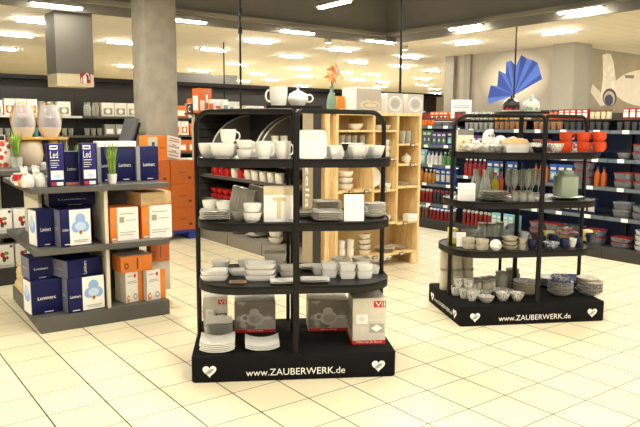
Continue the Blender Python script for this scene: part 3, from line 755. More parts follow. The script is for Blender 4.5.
tag(put(navy(.27, .21, .125, 0, False, True), LP(75, .15, LB+.2565), AL+.32), 'navy carton lying askew on the flower picture carton, '+on_b, 'box')
tag(put(navy(.16, .2, .155, 0, False), LP(39, .26, LB+.2465), AL+.1), 'navy carton set on the turned carton beside the cream panel, '+on_b, 'box')
def oran(w, d, h, k=.24):
    pr = [('front', 'rect', 1, k, .0, 1, 1), ('front', 'rect', 2, k+.1, .80, .85, .815), ('front', 'rect', 3, k+.08, .55, k+.25, .72), ('front', 'rect', 4, k+.08, .25, .9, .27), ('front', 'rect', 4, k+.08, .18, .8, .2),
          ('front', 'rect', 4, k+.3, .6, .9, .62), ('front', 'ell', 3, .03, .5, k-.04, .62), ('front', 'ell', 0, .055, .525, k-.065, .595), ('front', 'rect', 1, .04, .06, k-.05, .1)]
    return carton('jar_carton', 'box', w, d, h, [ORANGE, PAPER, INK, INKG, INKG], pr)
tag(put(oran(.21, .2, .255), LP(121, .14, LM), AL), 'orange and white carton beside the cream divider, '+on_m, 'box')
tag(put(oran(.235, .2, .255), LP(153, .14, LM), AL), 'orange and white carton at the right end, '+on_m, 'box')
tag(put(carton('jar_carton', 'box', .25, .24, .10, [P('kraft_carton', 'c9a878', .6), INKG, PAPER], [('front', 'rect', 1, .08, .4, .12, .7), ('front', 'rect', 1, .2, .5, .85, .53), ('right', 'rect', 2, .2, .2, .8, .8)]), LP(149, .16, LM+.2565), AL+.15), 'flat kraft carton lying on two orange-white cartons, '+on_m, 'box')
def white_o(w, d, h):
    pr = [('front', 'rect', 1, .72, 0, 1, 1), ('front', 'rect', 2, .1, .86, .4, .89), ('front', 'rect', 2, .1, .68, .6, .7), ('front', 'rect', 2, .1, .63, .65, .65), ('front', 'rhomb', 3, .46, .78, .62, .96), ('front', 'ell', 1, .04, .02, .22, .26), ('front', 'ell', 0, .1, .12, .2, .2), ('front', 'ell', 2, .42, .08, .66, .28), ('front', 'ell', 0, .47, .13, .61, .23),
          ('left', 'rect', 4, 0, 0, 1, 1)]
    return carton('jar_carton', 'box', w, d, h, [PAPER, ORANGE, INKG, REDP, PAPERG], pr)
tag(put(white_o(.14, .16, .235), LP(129.5, .16, LB), AL+.2), 'white carton with an orange edge beside the divider, '+on_b, 'box')
tag(put(white_o(.155, .16, .235), LP(152, .14, LB), AL+.12), 'white carton with an orange edge at the right end, '+on_b, 'box')
def olying(w, d, h, mt): return carton('jar_carton', 'box', w, d, h, [mt, INK, PAPER], [('front', 'rect', 1, .5, .15, .55, .85), ('front', 'ell', 1, .1, .2, .24, .6), ('front', 'ell', 0, .13, .28, .21, .52), ('top', 'rect', 2, 0, 0, 1, 1)])
tag(put(olying(.245, .18, .125, ORANGE), LP(132.5, .16, LB+.2365), AL+.06), 'bright orange carton lying on the white cartons, '+on_b, 'box')
tag(put(olying(.15, .2, .145, ORANGED), LP(158, .42, LB+.2465), AL-.15), 'deep orange carton behind the lying orange one, '+on_b, 'box')
tag(put(carton('jar_carton', 'box', .19, .16, .245, [PAPERG]), LP(157, .42, LB), AL-.15), 'pale carton standing under the deep orange one, '+on_b, 'box')
# yellow-ish wooden pieces on the left ledge of the base and middle shelf
PINE = P('raw_pine', 'd9bf86', .6, noise=.1, scale=20)
def woodfig(s):
    o = tag(MB().lathe([(0, 0), (.035, 0), (.042, .02), (.036, .05), (.02, .07), (.026, .09), (.022, .11), (0, .125)], 14, 0, None, 2.6).build('wooden_figure', PINE), None, 'figure')
    return o
for i, (y, z, x) in enumerate(((.46, LB, .04), (.56, LB, .045), (.66, LB, .045), (.76, LB, .045), (.86, LB, .045), (.96, LB, .045), (1.06, LB, .045), (.56, LB+.126, .045), (.66, LB+.126, .045), (.76, LB+.126, .045), (.86, LB+.126, .045), (.96, LB+.126, .045))):
    p = LF.w(x, y, z); use('wf', lambda: woodfig(1), p, AL+i, 'small raw wooden figure on the left side ledge of the left island', 'wooden figures on the ledge')

# -- top board
def led(w, d, h):
    pr = [('front', 'rect', 2, .08, .86, .62, .955), ('front', 'text', 0, .14, .885, .55, .93, 'OSRAM') if False else ('front', 'rect', 0, .14, .89, .55, .925), ('front', 'text', 2, .1, .66, .62, .82, 'Led'), ('front', 'rect', 2, .1, .6, .7, .615), ('front', 'rect', 2, .1, .54, .6, .552), ('front', 'rect', 2, .1, .49, .66, .502), ('front', 'rect', 2, .1, .44, .5, .452), ('front', 'rect', 2, .08, .16, .94, .37),
          ('front', 'rhomb', 3, .25, .17, .8, .3), ('front', 'rect', 4, .1, .02, .4, .1), ('front', 'rect', 2, .45, .02, .9, .1), ('left', 'rect', 1, .0, 0, 1, 1), ('right', 'rect', 1, 0, 0, 1, 1)]
    return carton('lamp_carton', 'box', w, d, h, [BLUE2, P('dark_violet_carton', '24245e', .4), PAPER, SKYL, REDP], pr)
tag(put(led(.098, .075, .3), LP(56.5, .11, LT), AL-.02), 'tall violet-blue lamp carton nearer the white ceramic pieces, '+on_t, 'box')
tag(put(led(.098, .075, .3), LP(84, .10, LT), AL-.02), 'tall violet-blue lamp carton in the middle, '+on_t, 'box')
tag(put(navy(.1, .12, .24, 0, False), LP(70.5, .22, LT), AL), 'navy carton between the two tall lamp cartons, '+on_t, 'box')
tag(put(carton('glassware_carton', 'box', .075, .12, .27, [SILV]), LP(95, .24, LT), AL), 'narrow silver carton right of the lamp cartons, '+on_t, 'box')
for i, (px, w) in enumerate(((105, .12), (125, .155), (145, .155))):
    tag(put(navy(w, .13, .265, 0, False), LP(px, .33, LT), AL), 'navy carton, '+['first', 'second', 'third'][i]+' in the row behind the potted grass, '+on_t, 'box')
tag(put(carton('glassware_carton', 'box', .028, .12, .262, [SILV]), LP(134.8, .31, LT), AL), 'silver carton edge between the navy cartons, '+on_t, 'box')
tag(put(carton('flat_carton', 'box', .29, .13, .04, [PAPER]), LP(117, .32, LT+.2665), AL), 'flat white carton lying across the navy cartons, '+on_t, 'box')
# potted grass
r = T('potted_grass', 'artificial green grass in a white pot at the front, '+on_t, 'plant', LP(112.5, .12, LT), AL)
MB().lathe([(0, 0), (.028, 0), (.036, .07), (.032, .07), (.027, .055), (0, .055)], 22).build('pot', WHITE, r)
GREEN = P('leaf_green', '6f9a35', .6, noise=.2, scale=15); GREENL = P('lime_green', 'a4bf4c', .6, noise=.2, scale=15)
b = MB()
for i in range(60):
    a = random.uniform(0, 2*PI); rr = random.uniform(.002, .024); h = random.uniform(.16, .275); l = random.uniform(.0, .045)
    x, y = rr*math.cos(a), rr*math.sin(a); dx, dy = math.cos(a), math.sin(a); tx, ty = -dy*.0062, dx*.0062
    vs = []
    for k in range(4):
        t = k/3; wv = 1-t*.85; vs += [(x+dx*l*t*t+tx*wv, y+dy*l*t*t+ty*wv, .05+h*t), (x+dx*l*t*t-tx*wv, y+dy*l*t*t-ty*wv, .05+h*t)]
    b.add(vs, [(2*k, 2*k+1, 2*k+3, 2*k+2) for k in range(3)], i % 2)
b.build('grass_blades', [GREEN, GREENL], r)
# mug and white ceramic pieces
def rmug():
    o = cup('mug', 'mug', .042, .085, WHITE, foot=.9, curve=.3, ha=PI)
    MB().lathe([(.0418, .03), (.0432, .03), (.0432, .08), (.0418, .08)], 24).build('red_print', REDP, o); return o
tag(put(rmug(), LP(20, .30, LT), AL), 'white mug with a red print at the left edge, '+on_t, 'mug')
def bird():
    b = MB(); b.lathe([(0, 0), (.038, 0), (.045, .03), (.042, .06), (.028, .085), (.0, .10)], 18, 0, None, 2.3, 1, .8)
    b.lathe([(0, -.022), (.018, -.015), (.025, 0), (.018, .018), (0, .025)], 14, 0, tr(-.02, -.008, .105))
    b.lathe([(0, 0), (.010, 0), (.012, .012), (.008, .024), (0, .028)], 10, 0, tr(-.012, 0, .118, 0, 0, .3)); b.lathe([(0, 0), (.010, 0), (.012, .012), (.008, .024), (0, .028)], 10, 0, tr(-.03, 0, .118, 0, 0, -.2))
    return tag(b.build('ceramic_rabbit', P('matt_white_ceramic', 'dcd8cf', .5, noise=.04)), None, 'figurine')
for i, (px, y, a) in enumerate(((30, .1, 0), (37.5, .24, .6), (44.5, .11, -.5))):
    use('rab', bird, LP(px, y, LT), AL+a, ['left one', 'middle one', 'right one'][i]+' of three white ceramic rabbits, '+on_t)
tag(put(carton('flat_carton', 'box', .05, .05, .045, [P('orange_pale_carton', 'd9a05a', .5), PAPER], [('front', 'rect', 1, .2, .2, .8, .8)]), LP(22.5, .17, LT), AL), 'tiny pale orange carton before the mug, '+on_t, 'box')
tag(put(carton('flat_carton', 'box', .11, .04, .018, [P('red_pale_carton', 'b06a5a', .5)]), LP(70, .12, LT), AL), 'small flat red carton lying between the lamp cartons, '+on_t, 'box')

# ================================================================== THE SHELF UNIT BEHIND IT, WITH THE IRIDESCENT VASES
NF = Fr((.35, 6.45), 0)
r = T('island_shelf', 'dark shelf unit behind the left island, carrying the iridescent vases', 'shelf unit', NF.w(0, 0), 0)
MB().box(0, 0, 0, 1.9, 1.3, .155).build('base', CHAR, r)
MB().box(-.02, -.02, .44, 1.92, .5, .475).build('lower_shelf', DGREY, r)
MB().box(-.02, -.02, 1.005, 1.92, 1.32, 1.045).build('top_board', DGREY, r)
MB().box(0, .52, .155, 1.9, .56, 1.005).build('back_panel', CHAR, r)
for x in (0, .93, 1.875): MB().box(x, .4, .155, x+.025, .52, 1.005).build('upright', CPANEL, r)
def knifebox(): return carton('tableware_carton', 'box', .155, .12, .215, [PAPER, REDP, INK, GREEN, INKG],
    [('front', 'rect', 2, .8, .86, .95, .96), ('front', 'ell', 1, .25, .45, .5, .68), ('front', 'ell', 3, .45, .55, .72, .7), ('front', 'ell', 2, .36, .25, .56, .5), ('front', 'ell', 1, .55, .35, .7, .5), ('front', 'rect', 4, .2, .1, .8, .12)])
for k, z in enumerate((.155, .475)):
    for i in range(5):
        x = .72+.17*i
        use('kb', knifebox, NF.w(x, .1, z+.001), 0, 'white carton with a red and green picture on the vase unit '+['base', 'lower shelf'][k], 'picture cartons on the '+['base', 'lower shelf'][k])
IRID = glass('iridescent_glass', 'ebe6e6', .16, .08); AMB = glass('amber_glass', 'f8ead2', .5, .15)
VT = 1.046
def NP(px, y): return NF.at(px, y, VT)
def hoopvase():
    o = T('handled_vase', None, 'vase')
    MB().lathe([(0, 0), (.07, 0), (.105, .06), (.116, .13), (.106, .22), (.085, .29), (.08, .33), (.076, .33), (.081, .29), (.102, .22), (.112, .13), (.101, .062), (.066, .005), (0, .005)], 30, 0).build('glass_body', IRID, o)
    MB().lathe([(.0, .003), (.071, .001), (.105, .06), (.112, .1), (.10, .062), (.06, .007)], 30, 0).build('amber_base', AMB, o)
    p = [(  .122*math.cos(t), 0, .18+.17*math.sin(t)) for t in [2*PI*i/30 for i in range(30)]]
    MB().tube(p, .005, 7, 0, True).build('gold_hoop', GOLD, o); return o
def gob():
    o = T('goblet_vase', None, 'vase')
    MB().lathe([(0, 0), (.08, 0), (.115, .05), (.125, .12), (.118, .19), (.11, .245), (.106, .245), (.114, .19), (.12, .12), (.11, .055), (.076, .006), (0, .006)], 28).build('glass_body', AMB, o)
    MB().lathe([(.108, .235), (.114, .235), (.114, .25), (.108, .25)], 28).build('gold_rim', GOLD, o); return o
p = NP(31, .78); tag(put(gob(), p), 'large amber glass vase under the gold shelf, left', 'vase')
MB_ = MB().lathe([(0, 0), (.045, 0), (.045, .25), (0, .25)], 20, 0, None, 5)
p2 = NP(54, .76); tag(put(MB_.build('gold_vase', GOLD), p2), 'square gold vase under the gold shelf', 'vase')
pc = NP(39, .8)
r = T('gold_display_shelf', 'long yellow-gold display shelf carrying two iridescent vases', 'shelf', pc)
MB().prism(rrect(-.27, -.15, .27, .15, .02), .262, .285).build('board', P('gold_board', 'cfa24a', .4, .3), r)
for sx in (-.255, .255): MB().box(sx-.006, -.12, 0, sx+.006, .12, .262).build('support', CLEAR, r)
for i, px in enumerate((27, 50)):
    p = NP(px, .8); p.z = VT+.286
    use('hv', hoopvase, p, 0, ['left', 'right'][i]+' iridescent vase with gold hoop handle on the gold shelf')
# flowers, bag and plant at the left edge
r = T('gift_bag', 'white bag with red floral print at the left edge beside the vases', 'bag', NP(6, .55))
MB().prism(rrect(-.07, -.05, .07, .05, .01), 0, .26, 0, None, .02).build('body', speck('floral_print', 'e8e0cc', 'c2432c', 16, .6, .42), r)
MB().tube([(-.03, 0, .25), (-.03, 0, .31), (.03, 0, .31), (.03, 0, .25)], .004, 6).build('handle', PAPER, r)
r = T('potted_grass', 'artificial green plant in a clear glass left of the amber vase', 'plant', NP(14, .5))
MB().lathe([(0, 0), (.05, 0), (.055, .1), (.05, .1), (.046, .006), (0, .006)], 18).build('glass_pot', CLEAR, r)
def leaves(n, h, sp, wd):
    b = MB()
    for i in range(n):
        a = random.uniform(0, 2*PI); l = random.uniform(.3, 1)*sp; hh = h*random.uniform(.6, 1); dx, dy = math.cos(a), math.sin(a); tx, ty = -dy*wd, dx*wd
        vs = []
        for k in range(5):
            t = k/4; q = math.sin(PI*min(.97, t*.9+.08)); vs += [(dx*l*t**1.5+tx*q, dy*l*t**1.5+ty*q, .02+hh*t), (dx*l*t**1.5-tx*q, dy*l*t**1.5-ty*q, .02+hh*t)]
        b.add(vs, [(2*k, 2*k+1, 2*k+3, 2*k+2) for k in range(4)], i % 2)
    return b
leaves(30, .36, .08, .014).build('leaves', [GREEN, GREENL], r)
for i, px in enumerate((63, 78)):
    r = T('potted_grass', ['small lime green plant right of the vases', 'small lime green plant behind the middle lamp carton'][i], 'plant', NF.at(px, [.9, 1.0][i], VT))
    MB().lathe([(0, 0), (.03, 0), (.04, .08), (.036, .08), (.028, .01), (0, .01)], 16).build('pot', WHITE, r)
    leaves(24, .2, .06, .01).build('leaves', [GREENL, GREEN], r)

# ================================================================== GLASS AND PATTERNED POTTERY ON THE RIGHT STAND
AR = RF.a
def D(px, y, z): return RF.at(px, y, z)
Y1, Y2, Y3 = LEV[2], LEV[1], LEV[0]
rt = 'on right stand top shelf'; rm = 'on right stand second shelf'; rl = 'on right stand lowest shelf'; rb = 'on the right stand base'
BW = speck('black_white_pattern', 'e4e0d2', '26242a', 120, .3, .36); BWF = speck('fine_grey_pattern', 'd9d5c6', '4a474e', 150, .3, .38)
BLUEW = speck('blue_white_pattern', 'b9bcc2', '353c5e', 70, .3, .42); BLUEC = P('cobalt_glaze', '262c4c', .25, noise=.1); ORGL = P('orange_glaze', 'd5481c', .25, noise=.04)
BEIGES = P('stoneware_rim', 'b3aa92', .4, noise=.05); SAGE = glass('sage_glass', 'a9b8a0', .8, .25)
# -- top shelf
o = carton('paper_pack', 'pack', .125, .07, .165, [P('cream_pack', 'e6dcbc', .5), P('grey_pack_top', '807c78', .5), REDP, GOLD], [('front', 'rect', 1, 0, .76, 1, 1), ('front', 'rect', 2, .8, .5, .9, .56), ('front', 'rect', 2, .8, .38, .9, .44), ('front', 'rect', 3, .3, .1, .45, .5)])
tag(put(o, D(463.5, .33, Y1), AR), 'cream pack with a grey top at the left end '+rt, 'pack')
def ball(rx, h, nm='white_ceramic_ball'):
    return tag(MB().lathe([(0, 0), (rx*.55, .0), (rx*.92, h*.25), (rx, h*.5), (rx*.82, h*.8), (rx*.4, h*.96), (0, h)], 22).build(nm, WHITE), None, 'ornament')
tag(put(ball(.042, .085), D(477, .46, Y1), AR), 'small white ceramic ball behind the cream pack '+rt, 'ornament')
o = ball(.052, .17, 'ceramic_owl'); MB().lathe([(0, 0), (.006, 0), (.006, .006), (0, .006)], 10, 0, axes((-.016, -.044, .12), (1, 0, 0), (0, 0, 1))).lathe([(0, 0), (.006, 0), (.006, .006), (0, .006)], 10, 0, axes((.016, -.044, .12), (1, 0, 0), (0, 0, 1))).build('eyes', BLACK, o); MB().lathe([(.054, 0), (.055, .02), (.05, .04), (.0, .04), (0, 0)], 20, 0, tr(0, 0, .001)).build('dark_foot', BLACK, o)
tag(put(o, D(487.5, .42, Y1), AR), 'white ceramic owl with dark foot behind the long platter '+rt, 'ornament')
o = ball(.058, .125, 'white_canister'); MB().box(-.03, -.062, .055, .012, -.05, .085).build('grey_label', INKG, o)
tag(put(o, D(499.5, .33, Y1), AR), 'round white canister with a grey label '+rt, 'canister')
tag(put(ball(.05, .115, 'white_canister'), D(513, .42, Y1), AR), 'plain round white canister behind the tray '+rt, 'canister')
SILW = speck('silver_white_glaze', 'e0dcd0', 'aaa598', 40, .25, .45, 'NOISE')
o = MB().lathe([(0, .0), (.10, 0), (.155, .03), (.165, .05), (.14, .062), (.08, .07), (0, .072)], 34, 0, None, 2.2, 1, .5).build('long_platter', SILW); tag(put(o, D(485, .18, Y1), AR), 'long silver-white textured platter lying at the front '+rt, 'platter')
def bread():
    o = T('bread_tray', None, 'tray')
    MB().lathe([(0, 0), (.09, 0), (.105, .06), (.1, .06), (.086, .006), (0, .006)], 30, 0, None, 5, 1, .7).build('tray', WHITE, o)
    MB().lathe([(0, .03), (.085, .03), (.098, .07), (.085, .095), (.05, .105), (0, .108)], 30, 0, None, 3.5, 1, .68).build('wooden_lid', P('beech_lid', 'd3b27c', .5, noise=.15, scale=20), o); return o
tag(put(bread(), D(516, .17, Y1), AR), 'white square tray with a pale wooden lid '+rt, 'tray')
mkpb = lambda: bowl('patterned_bowl', 'bowl', .062, .068, BW, foot=.5)
def spotb():
    o = bowl('patterned_bowl', 'bowl', .06, .06, P('black_glaze', '1d1b1c', .25), foot=.5); MB().lathe([(.0605, .045), (.0612, .06), (.0612, .073), (.057, .073), (.056, .06)], 28).build('white_band', BW, o); return o
tag(put(spotb(), D(535.5, .09, Y1), AR), 'black bowl with a patterned white rim left of the posts '+rt, 'bowl')
use('pb', mkpb, D(555, .1, Y1), AR, 'black and white patterned bowl right of the posts '+rt)
use('pb', mkpb, D(533, .28, Y1+.0), AR, 'black and white patterned bowl behind the black bowl '+rt)
mkoc = lambda: cup('orange_mug', 'mug', .05, .075, ORGL, foot=.75, curve=.35)
for row, z in ((0, Y1), (1, Y1+.077)):
    for i, px in enumerate((571, 582.5, 593.5)):
        p = D(px, .3-.02*i+.02*row, z)
        use('om', mkoc, p, AR+[-.2, .1, .2][i], 'orange mug, '+['left', 'middle', 'right'][i]+' of the three in the '+['bottom', 'upper'][row]+' row '+rt)
for i, px in enumerate((556, 548)):
    use('om', mkoc, D(px, .46, Y1+.0), AR+2, 'orange mug behind the patterned bowl '+rt+', '+['nearer the mug rows', 'nearer the post'][i])
use('pb', mkpb, D(566, .5, Y1), AR, 'black and white patterned bowl in the back row '+rt)
# -- cloches on the top board
def cloche(mt, kb):
    o = T('glass_cloche', None, 'cloche')
    MB().lathe([(0, 0), (.07, 0), (.075, .01), (0, .012)], 26).build('saucer', WHITE, o)
    MB().lathe([(.062, .011), (.068, .04), (.06, .075), (.03, .098), (.0, .104)], 26).build('dome', mt, o)
    MB().lathe([(0, .1), (.008, .1), (.007, .112), (.014, .122), (0, .132)], 14).build('knob', kb, o); return o
tag(put(cloche(speck('black_red_pattern', '201c1c', 'b02a22', 22, .25, .28), BLACK), RF.at(511, .43, 1.5835), AR), 'black and red patterned cloche on the right stand top board', 'cloche')
tag(put(cloche(speck('white_green_pattern', 'dfe0d2', '8aa888', 18, .2, .25), CLEAR), RF.at(531, .43, 1.5835), AR), 'white and green patterned cloche on the right stand top board', 'cloche')
# -- second shelf
def pack4():
    return carton('card_pack', 'box', .115, .06, .13, [PAPER, INKG], [('front', 'rect', 1, 0, .3, 1, .315), ('front', 'rect', 1, 0, .6, 1, .615)])
tag(put(pack4(), D(465.5, .18, Y2), AR), 'small white carton at the left end '+rm, 'box')
GLP = glass('grey_glass', 'c4c4b6', .4, .1)
stack('glp', lambda: plate('glass_plate', 'plate', .105, GLP, .016), 5, .0135, D(492.5, .2, Y2), AR, 'grey glass plate in the front stack '+rm, 'glass plates in the front stack')
def carafe(r_, h): return tag(MB().lathe([(0, 0), (r_*.9, 0), (r_, h*.06), (r_, h*.45), (r_*.62, h*.72), (r_*.5, h*.85), (r_*.62, h), (r_*.58, h), (r_*.46, h*.85), (r_*.58, h*.72), (r_*.95, h*.44), (r_*.94, h*.08), (0, h*.04)], 22).build('glass_carafe', CLEAR), None, 'carafe')
for i, (px, y) in enumerate(((476, .42), (484.5, .36), (489, .5))):
    use('caf', lambda: carafe(.042, .22), D(px, y, Y2), AR, ['left', 'middle', 'right'][i]+' clear glass carafe behind the glass plates '+rm)
YEL = P('yellow_label', 'd8c03a', .5); 
o = bottle('oil_bottle', 'bottle', .03, .2, glass('oil_glass', 'c8b840', .6), P('red_cap', 'b83a1c', .4)); tag(put(o, D(494, .34, Y2), AR), 'bottle of yellow oil among the carafes '+rm, 'bottle')
o = bottle('sauce_bottle', 'bottle', .022, .23, P('orange_red_glass', 'c4502a', .3), P('navy_cap', '26305c', .4)); tag(put(o, D(500, .37, Y2), AR), 'slim orange-red bottle with navy cap '+rm, 'bottle')
mkfl = lambda: tag(MB().lathe([(0, 0), (.026, 0), (.026, .004), (.004, .012), (.004, .07), (.02, .1), (.026, .15), (.023, .215), (.021, .215), (.024, .15), (.018, .102), (0, .085)], 18).build('tall_glass', CLEAR), None, 'glass')
for i, (px, y) in enumerate(((508, .4), (514, .34), (520, .4), (526, .34), (532, .40), (538, .46), (511, .52), (523, .52), (530, .54))):
    use('fl', mkfl, D(px, y, Y2), AR, 'tall clear stemmed glass left of the front post '+rm, 'tall stemmed glasses')
mkj = lambda: jar('candle_jar', 'jar', .028, .055, GLP, P('grey_lid', '8a8678', .4, .3), .014, .95)
for i, (px, y) in enumerate(((515, .12), (523, .09), (531, .07), (519, .2), (528, .19))):
    use('cj', mkj, D(px, y, Y2), AR, 'small grey glass jar before the tall glasses '+rm, 'small jars before the tall glasses')
tag(put(jar('sage_jar', 'jar', .08, .2, SAGE, None, 0, .6, 4), D(565, .24, Y2+.0185), AR), 'big square sage green glass jar '+rm, 'jar')
tag(put(plate('grey_plate', 'plate', .14, GREYC, .018, 2, 1, .8), D(566, .24, Y2), AR), 'flat grey plate under the sage green jar '+rm, 'plate')
PROTO_SAGE = None
# -- lowest shelf
o = carton('yellow_pack', 'pack', .06, .08, .12, [P('yellow_pack', 'd9c55a', .5), PAPER], [('front', 'rect', 1, .2, .4, .8, .8)]); tag(put(o, D(452.5, .42, Y3), AR), 'small yellow pack at the left tip '+rl, 'pack')
r = card(.07, .12); put(tag(r, 'white price card at the left end '+rl, 'sign'), D(461, .24, Y3), AR-.2)
mkgc = lambda: tag(MB().lathe([(0, 0), (.036, 0), (.042, .035), (.04, .04), (.03, .006), (0, .006)], 20, 0, None, 5).build('square_dish', BEIGES), None, 'dish')
for i, (px, y) in enumerate(((471, .18), (482, .13))):
    stack('gc', mkgc, 2, .041, D(px, y, Y3), AR+.2, 'small square stone-grey dish, '+['outer', 'inner'][i]+' stack '+rl, 'stone dishes '+['outer', 'inner'][i])
o = ball(.045, .085, 'white_dome'); MB().lathe([(0, 0), (.008, 0), (.008, .004), (0, .004)], 8, 0, axes((.012, -.044, .045), (1, 0, 0), (0, 0, 1))).build('gold_dot', GOLD, o); tag(put(o, D(493, .09, Y3), AR), 'round white dome with a gold dot at the front '+rl, 'ornament')
stack('bp', lambda: bowl('stone_bowl', 'bowl', .058, .032, BEIGES, foot=.6), 3, .033, D(509.5, .1, Y3), AR, 'stone-grey bowl stacked at the front '+rl, 'stone bowls at the front')
stack('sc', lambda: cup('stone_cup', 'cup', .03, .042, BEIGES, False, .7), 2, .043, D(522, .09, Y3), AR, 'small stone-grey cup stacked left of the post '+rl, 'stone cups')
o = bowl('glass_tray', 'tray', .15, .04, glass('dark_green_glass', '4a5048', .7, .08), sx=1, sy=.7, foot=.7); tag(put(o, D(493, .36, Y3), AR), 'wide dark glass tray behind the stone dishes '+rl, 'tray')
stack('glr', lambda: bowl('glass_bowl', 'bowl', .075, .045, GLP, foot=.6), 2, .046, D(474, .45, Y3), AR, 'clear glass bowl stacked behind the price card '+rl, 'glass bowls')
mkgj = lambda: jar('storage_jar', 'jar', .036, .12, CLEAR, P('grey_lid', '8a8678', .4, .3), .02, .95)
for i, (px, y) in enumerate(((482, .54), (491, .52), (499, .57))):
    use('sj', mkgj, D(px, y, Y3), AR, ['left', 'middle', 'right'][i]+' clear storage jar at the back '+rl)
o = plate('decor_plate', 'plate', .07, speck('blue_floral', 'dfe3e6', '7e94b8', 20, .3, .3), .016); upright(o, D(511, .5, Y3+.069), AR, .2); tag(o, 'blue and white plate standing upright at the back '+rl, 'plate')
use('cup_st', lambda: cup('white_mug', 'mug', .036, .08, WHITE), D(524, .42, Y3), AR, 'white mug between the upright plate and the posts '+rl)
use('wdb', lambda: bowl('wooden_bowl', 'bowl', .05, .07, P('dark_wood', '6e4a2e', .5, noise=.15)), D(537, .42, Y3), AR, 'brown wooden bowl behind the front post '+rl)
mkbc = lambda: cup('cobalt_cup', 'cup', .036, .07, BLUEC, False, .7, .4)
for i, (px, y) in enumerate(((532, .13), (565, .14), (578, .2), (590, .33), (541, .26), (553, .3))):
    use('bc', mkbc, D(px, y, Y3), AR, ['cobalt cup left of the posts ', 'cobalt cup at the front before the flowers ', 'cobalt cup, second from the right end ', 'cobalt cup at the right end ', 'cobalt cup behind the posts ', 'cobalt cup behind the front bowl '][i]+rl)
tag(put(cup('white_mug', 'mug', .032, .065, WHITE, False), D(571.5, .15, Y3), AR), 'small white cup between two cobalt cups '+rl, 'cup')
use('pb2', lambda: bowl('patterned_bowl', 'bowl', .062, .05, BLUEW, foot=.5), D(551, .1, Y3), AR, 'blue patterned bowl right of the posts '+rl)
for i, px in enumerate((548, 586)):
    o = carton('yellow_pack', 'pack', .09, .05, .085, [P('yellow_pack', 'd9c55a', .5), P('brown_print', '6a4a30', .5), PAPER], [('front', 'ell', 1, .2, .2, .8, .8), ('front', 'rect', 2, .1, .8, .9, .95)])
    tag(put(o, D(px, .42, Y3), AR), ['yellow pack beside the flower basket ', 'yellow pack at the right end behind the cups '][i]+rl, 'pack')
r = T('flower_basket', 'basket of pink and cream artificial flowers '+rl, 'flowers', D(566, .34, Y3), AR)
MB().lathe([(0, 0), (.06, 0), (.075, .05), (.07, .05), (.055, .005), (0, .005)], 20).build('basket', P('wicker', 'b89a68', .7, noise=.2, scale=60), r)
for nm, mt, n in (('pink_blossoms', P('pink_petal', 'd48aa6', .6), 9), ('cream_blossoms', P('cream_petal', 'e8dcc0', .6), 8)):
    b = MB()
    for i in range(n):
        a = random.uniform(0, 2*PI); q = random.uniform(0, .07); x, y, z = q*math.cos(a), q*math.sin(a), .07+random.uniform(0, .05)-q*.25
        for k in range(6):
            t = 2*PI*k/6; b.lathe([(0, 0), (.011, .003), (.013, .008), (0, .006)], 8, 0, tr(x+.012*math.cos(t), y+.012*math.sin(t), z, t, 0, .5), 2, 1, .7)
    b.build(nm, mt, r)
leaves(14, .09, .09, .008).build('leaves', [GREEN, GREENL], r).location = (0, 0, .03)
# -- on the base
BZ = BASEH+.0015
mktj = lambda: jar('tall_jar', 'jar', .045, .16, glass('beige_ribbed_glass', 'ece5cc', .55, .2), P('mesh_lid', '9a9380', .5, .2, noise=.2, scale=80), .014, .95)
k = 0
for i, (px, y) in enumerate(((446.5, .50), (457, .48), (467, .49), (449, .62), (460, .61))):
    use('tj', mktj, D(px, y, BZ), AR, 'tall beige ribbed glass jar, bottom layer at back left '+rb, 'tall jars bottom layer')
    use('tj', mktj, D(px, y, BZ+.175), AR, 'tall beige ribbed glass jar, upper layer at back left '+rb, 'tall jars upper layer')
mksj = lambda: jar('short_jar', 'jar', .032, .09, glass('beige_ribbed_glass', 'ece5cc', .55, .2), P('mesh_lid', '9a9380', .5, .2, noise=.2, scale=80), .012, .95)
for i, (px, y) in enumerate(((472, .30), (479, .34), (486, .32), (492, .36), (476, .45), (484, .46), (491, .48))):
    use('shj', mksj, D(px, y, BZ), AR, 'short beige glass jar in the middle of the left half '+rb, 'short jars')
for i, (px, y, rr) in enumerate(((500, .42, .055), (513, .46, .062))):
    o = jar('honey_jar', 'jar', rr, .14, glass('grey_ribbed_glass', 'bdbba8', .5, .2), P('mesh_lid', '9a9380', .5, .2, noise=.2, scale=80), .012, .8)
    tag(put(o, D(px, y, BZ), AR), ['left', 'right'][i]+' grey ribbed jar behind the patterned bowls '+rb, 'jar')
o = bowl('lace_bowl', 'bowl', .09, .045, BWF, foot=.6); tag(put(o, D(500, .26, BZ), AR), 'wide grey lace-patterned bowl in the middle of left half '+rb, 'bowl')
mklc = lambda: cup('patterned_cup', 'cup', .04, .07, BW, False, .65, .4)
for i, (px, y, z) in enumerate(((457, .32, 0), (464, .22, 0), (472, .14, 0), (463, .34, 0), (477, .21, 0), (468, .24, .071), (460, .30, .071))):
    use('ptc', mklc, D(px, y, BZ+z), AR, 'black and white cup '+('atop others' if z else 'in lower layer')+' at front left '+rb, 'patterned cups '+('on top' if z else 'below'))
for i, (px, y) in enumerate(((486, .09), (481, .24))):
    o = use('psb', lambda: bowl('patterned_bowl', 'bowl', .062, .045, BWF, foot=.55), D(px, y, BZ), AR, ['low grey patterned bowl at the front ', 'low grey patterned bowl behind the front one '][i]+rb)
mkpd = lambda: bowl('patterned_bowl', 'bowl', .055, .06, BW, foot=.5)
for i, (px, y) in enumerate(((503, .11), (516.5, .1))):
    use('pbd', mkpd, D(px, y, BZ), AR, 'black and white patterned bowl, '+['left', 'right'][i]+' of the front pair '+rb)
mkbp = lambda: bowl('soup_plate', 'plate', .1, .035, BEIGES, foot=.6); mkbp2 = lambda: bowl('soup_plate', 'plate', .1, .035, BLUEW, foot=.6)
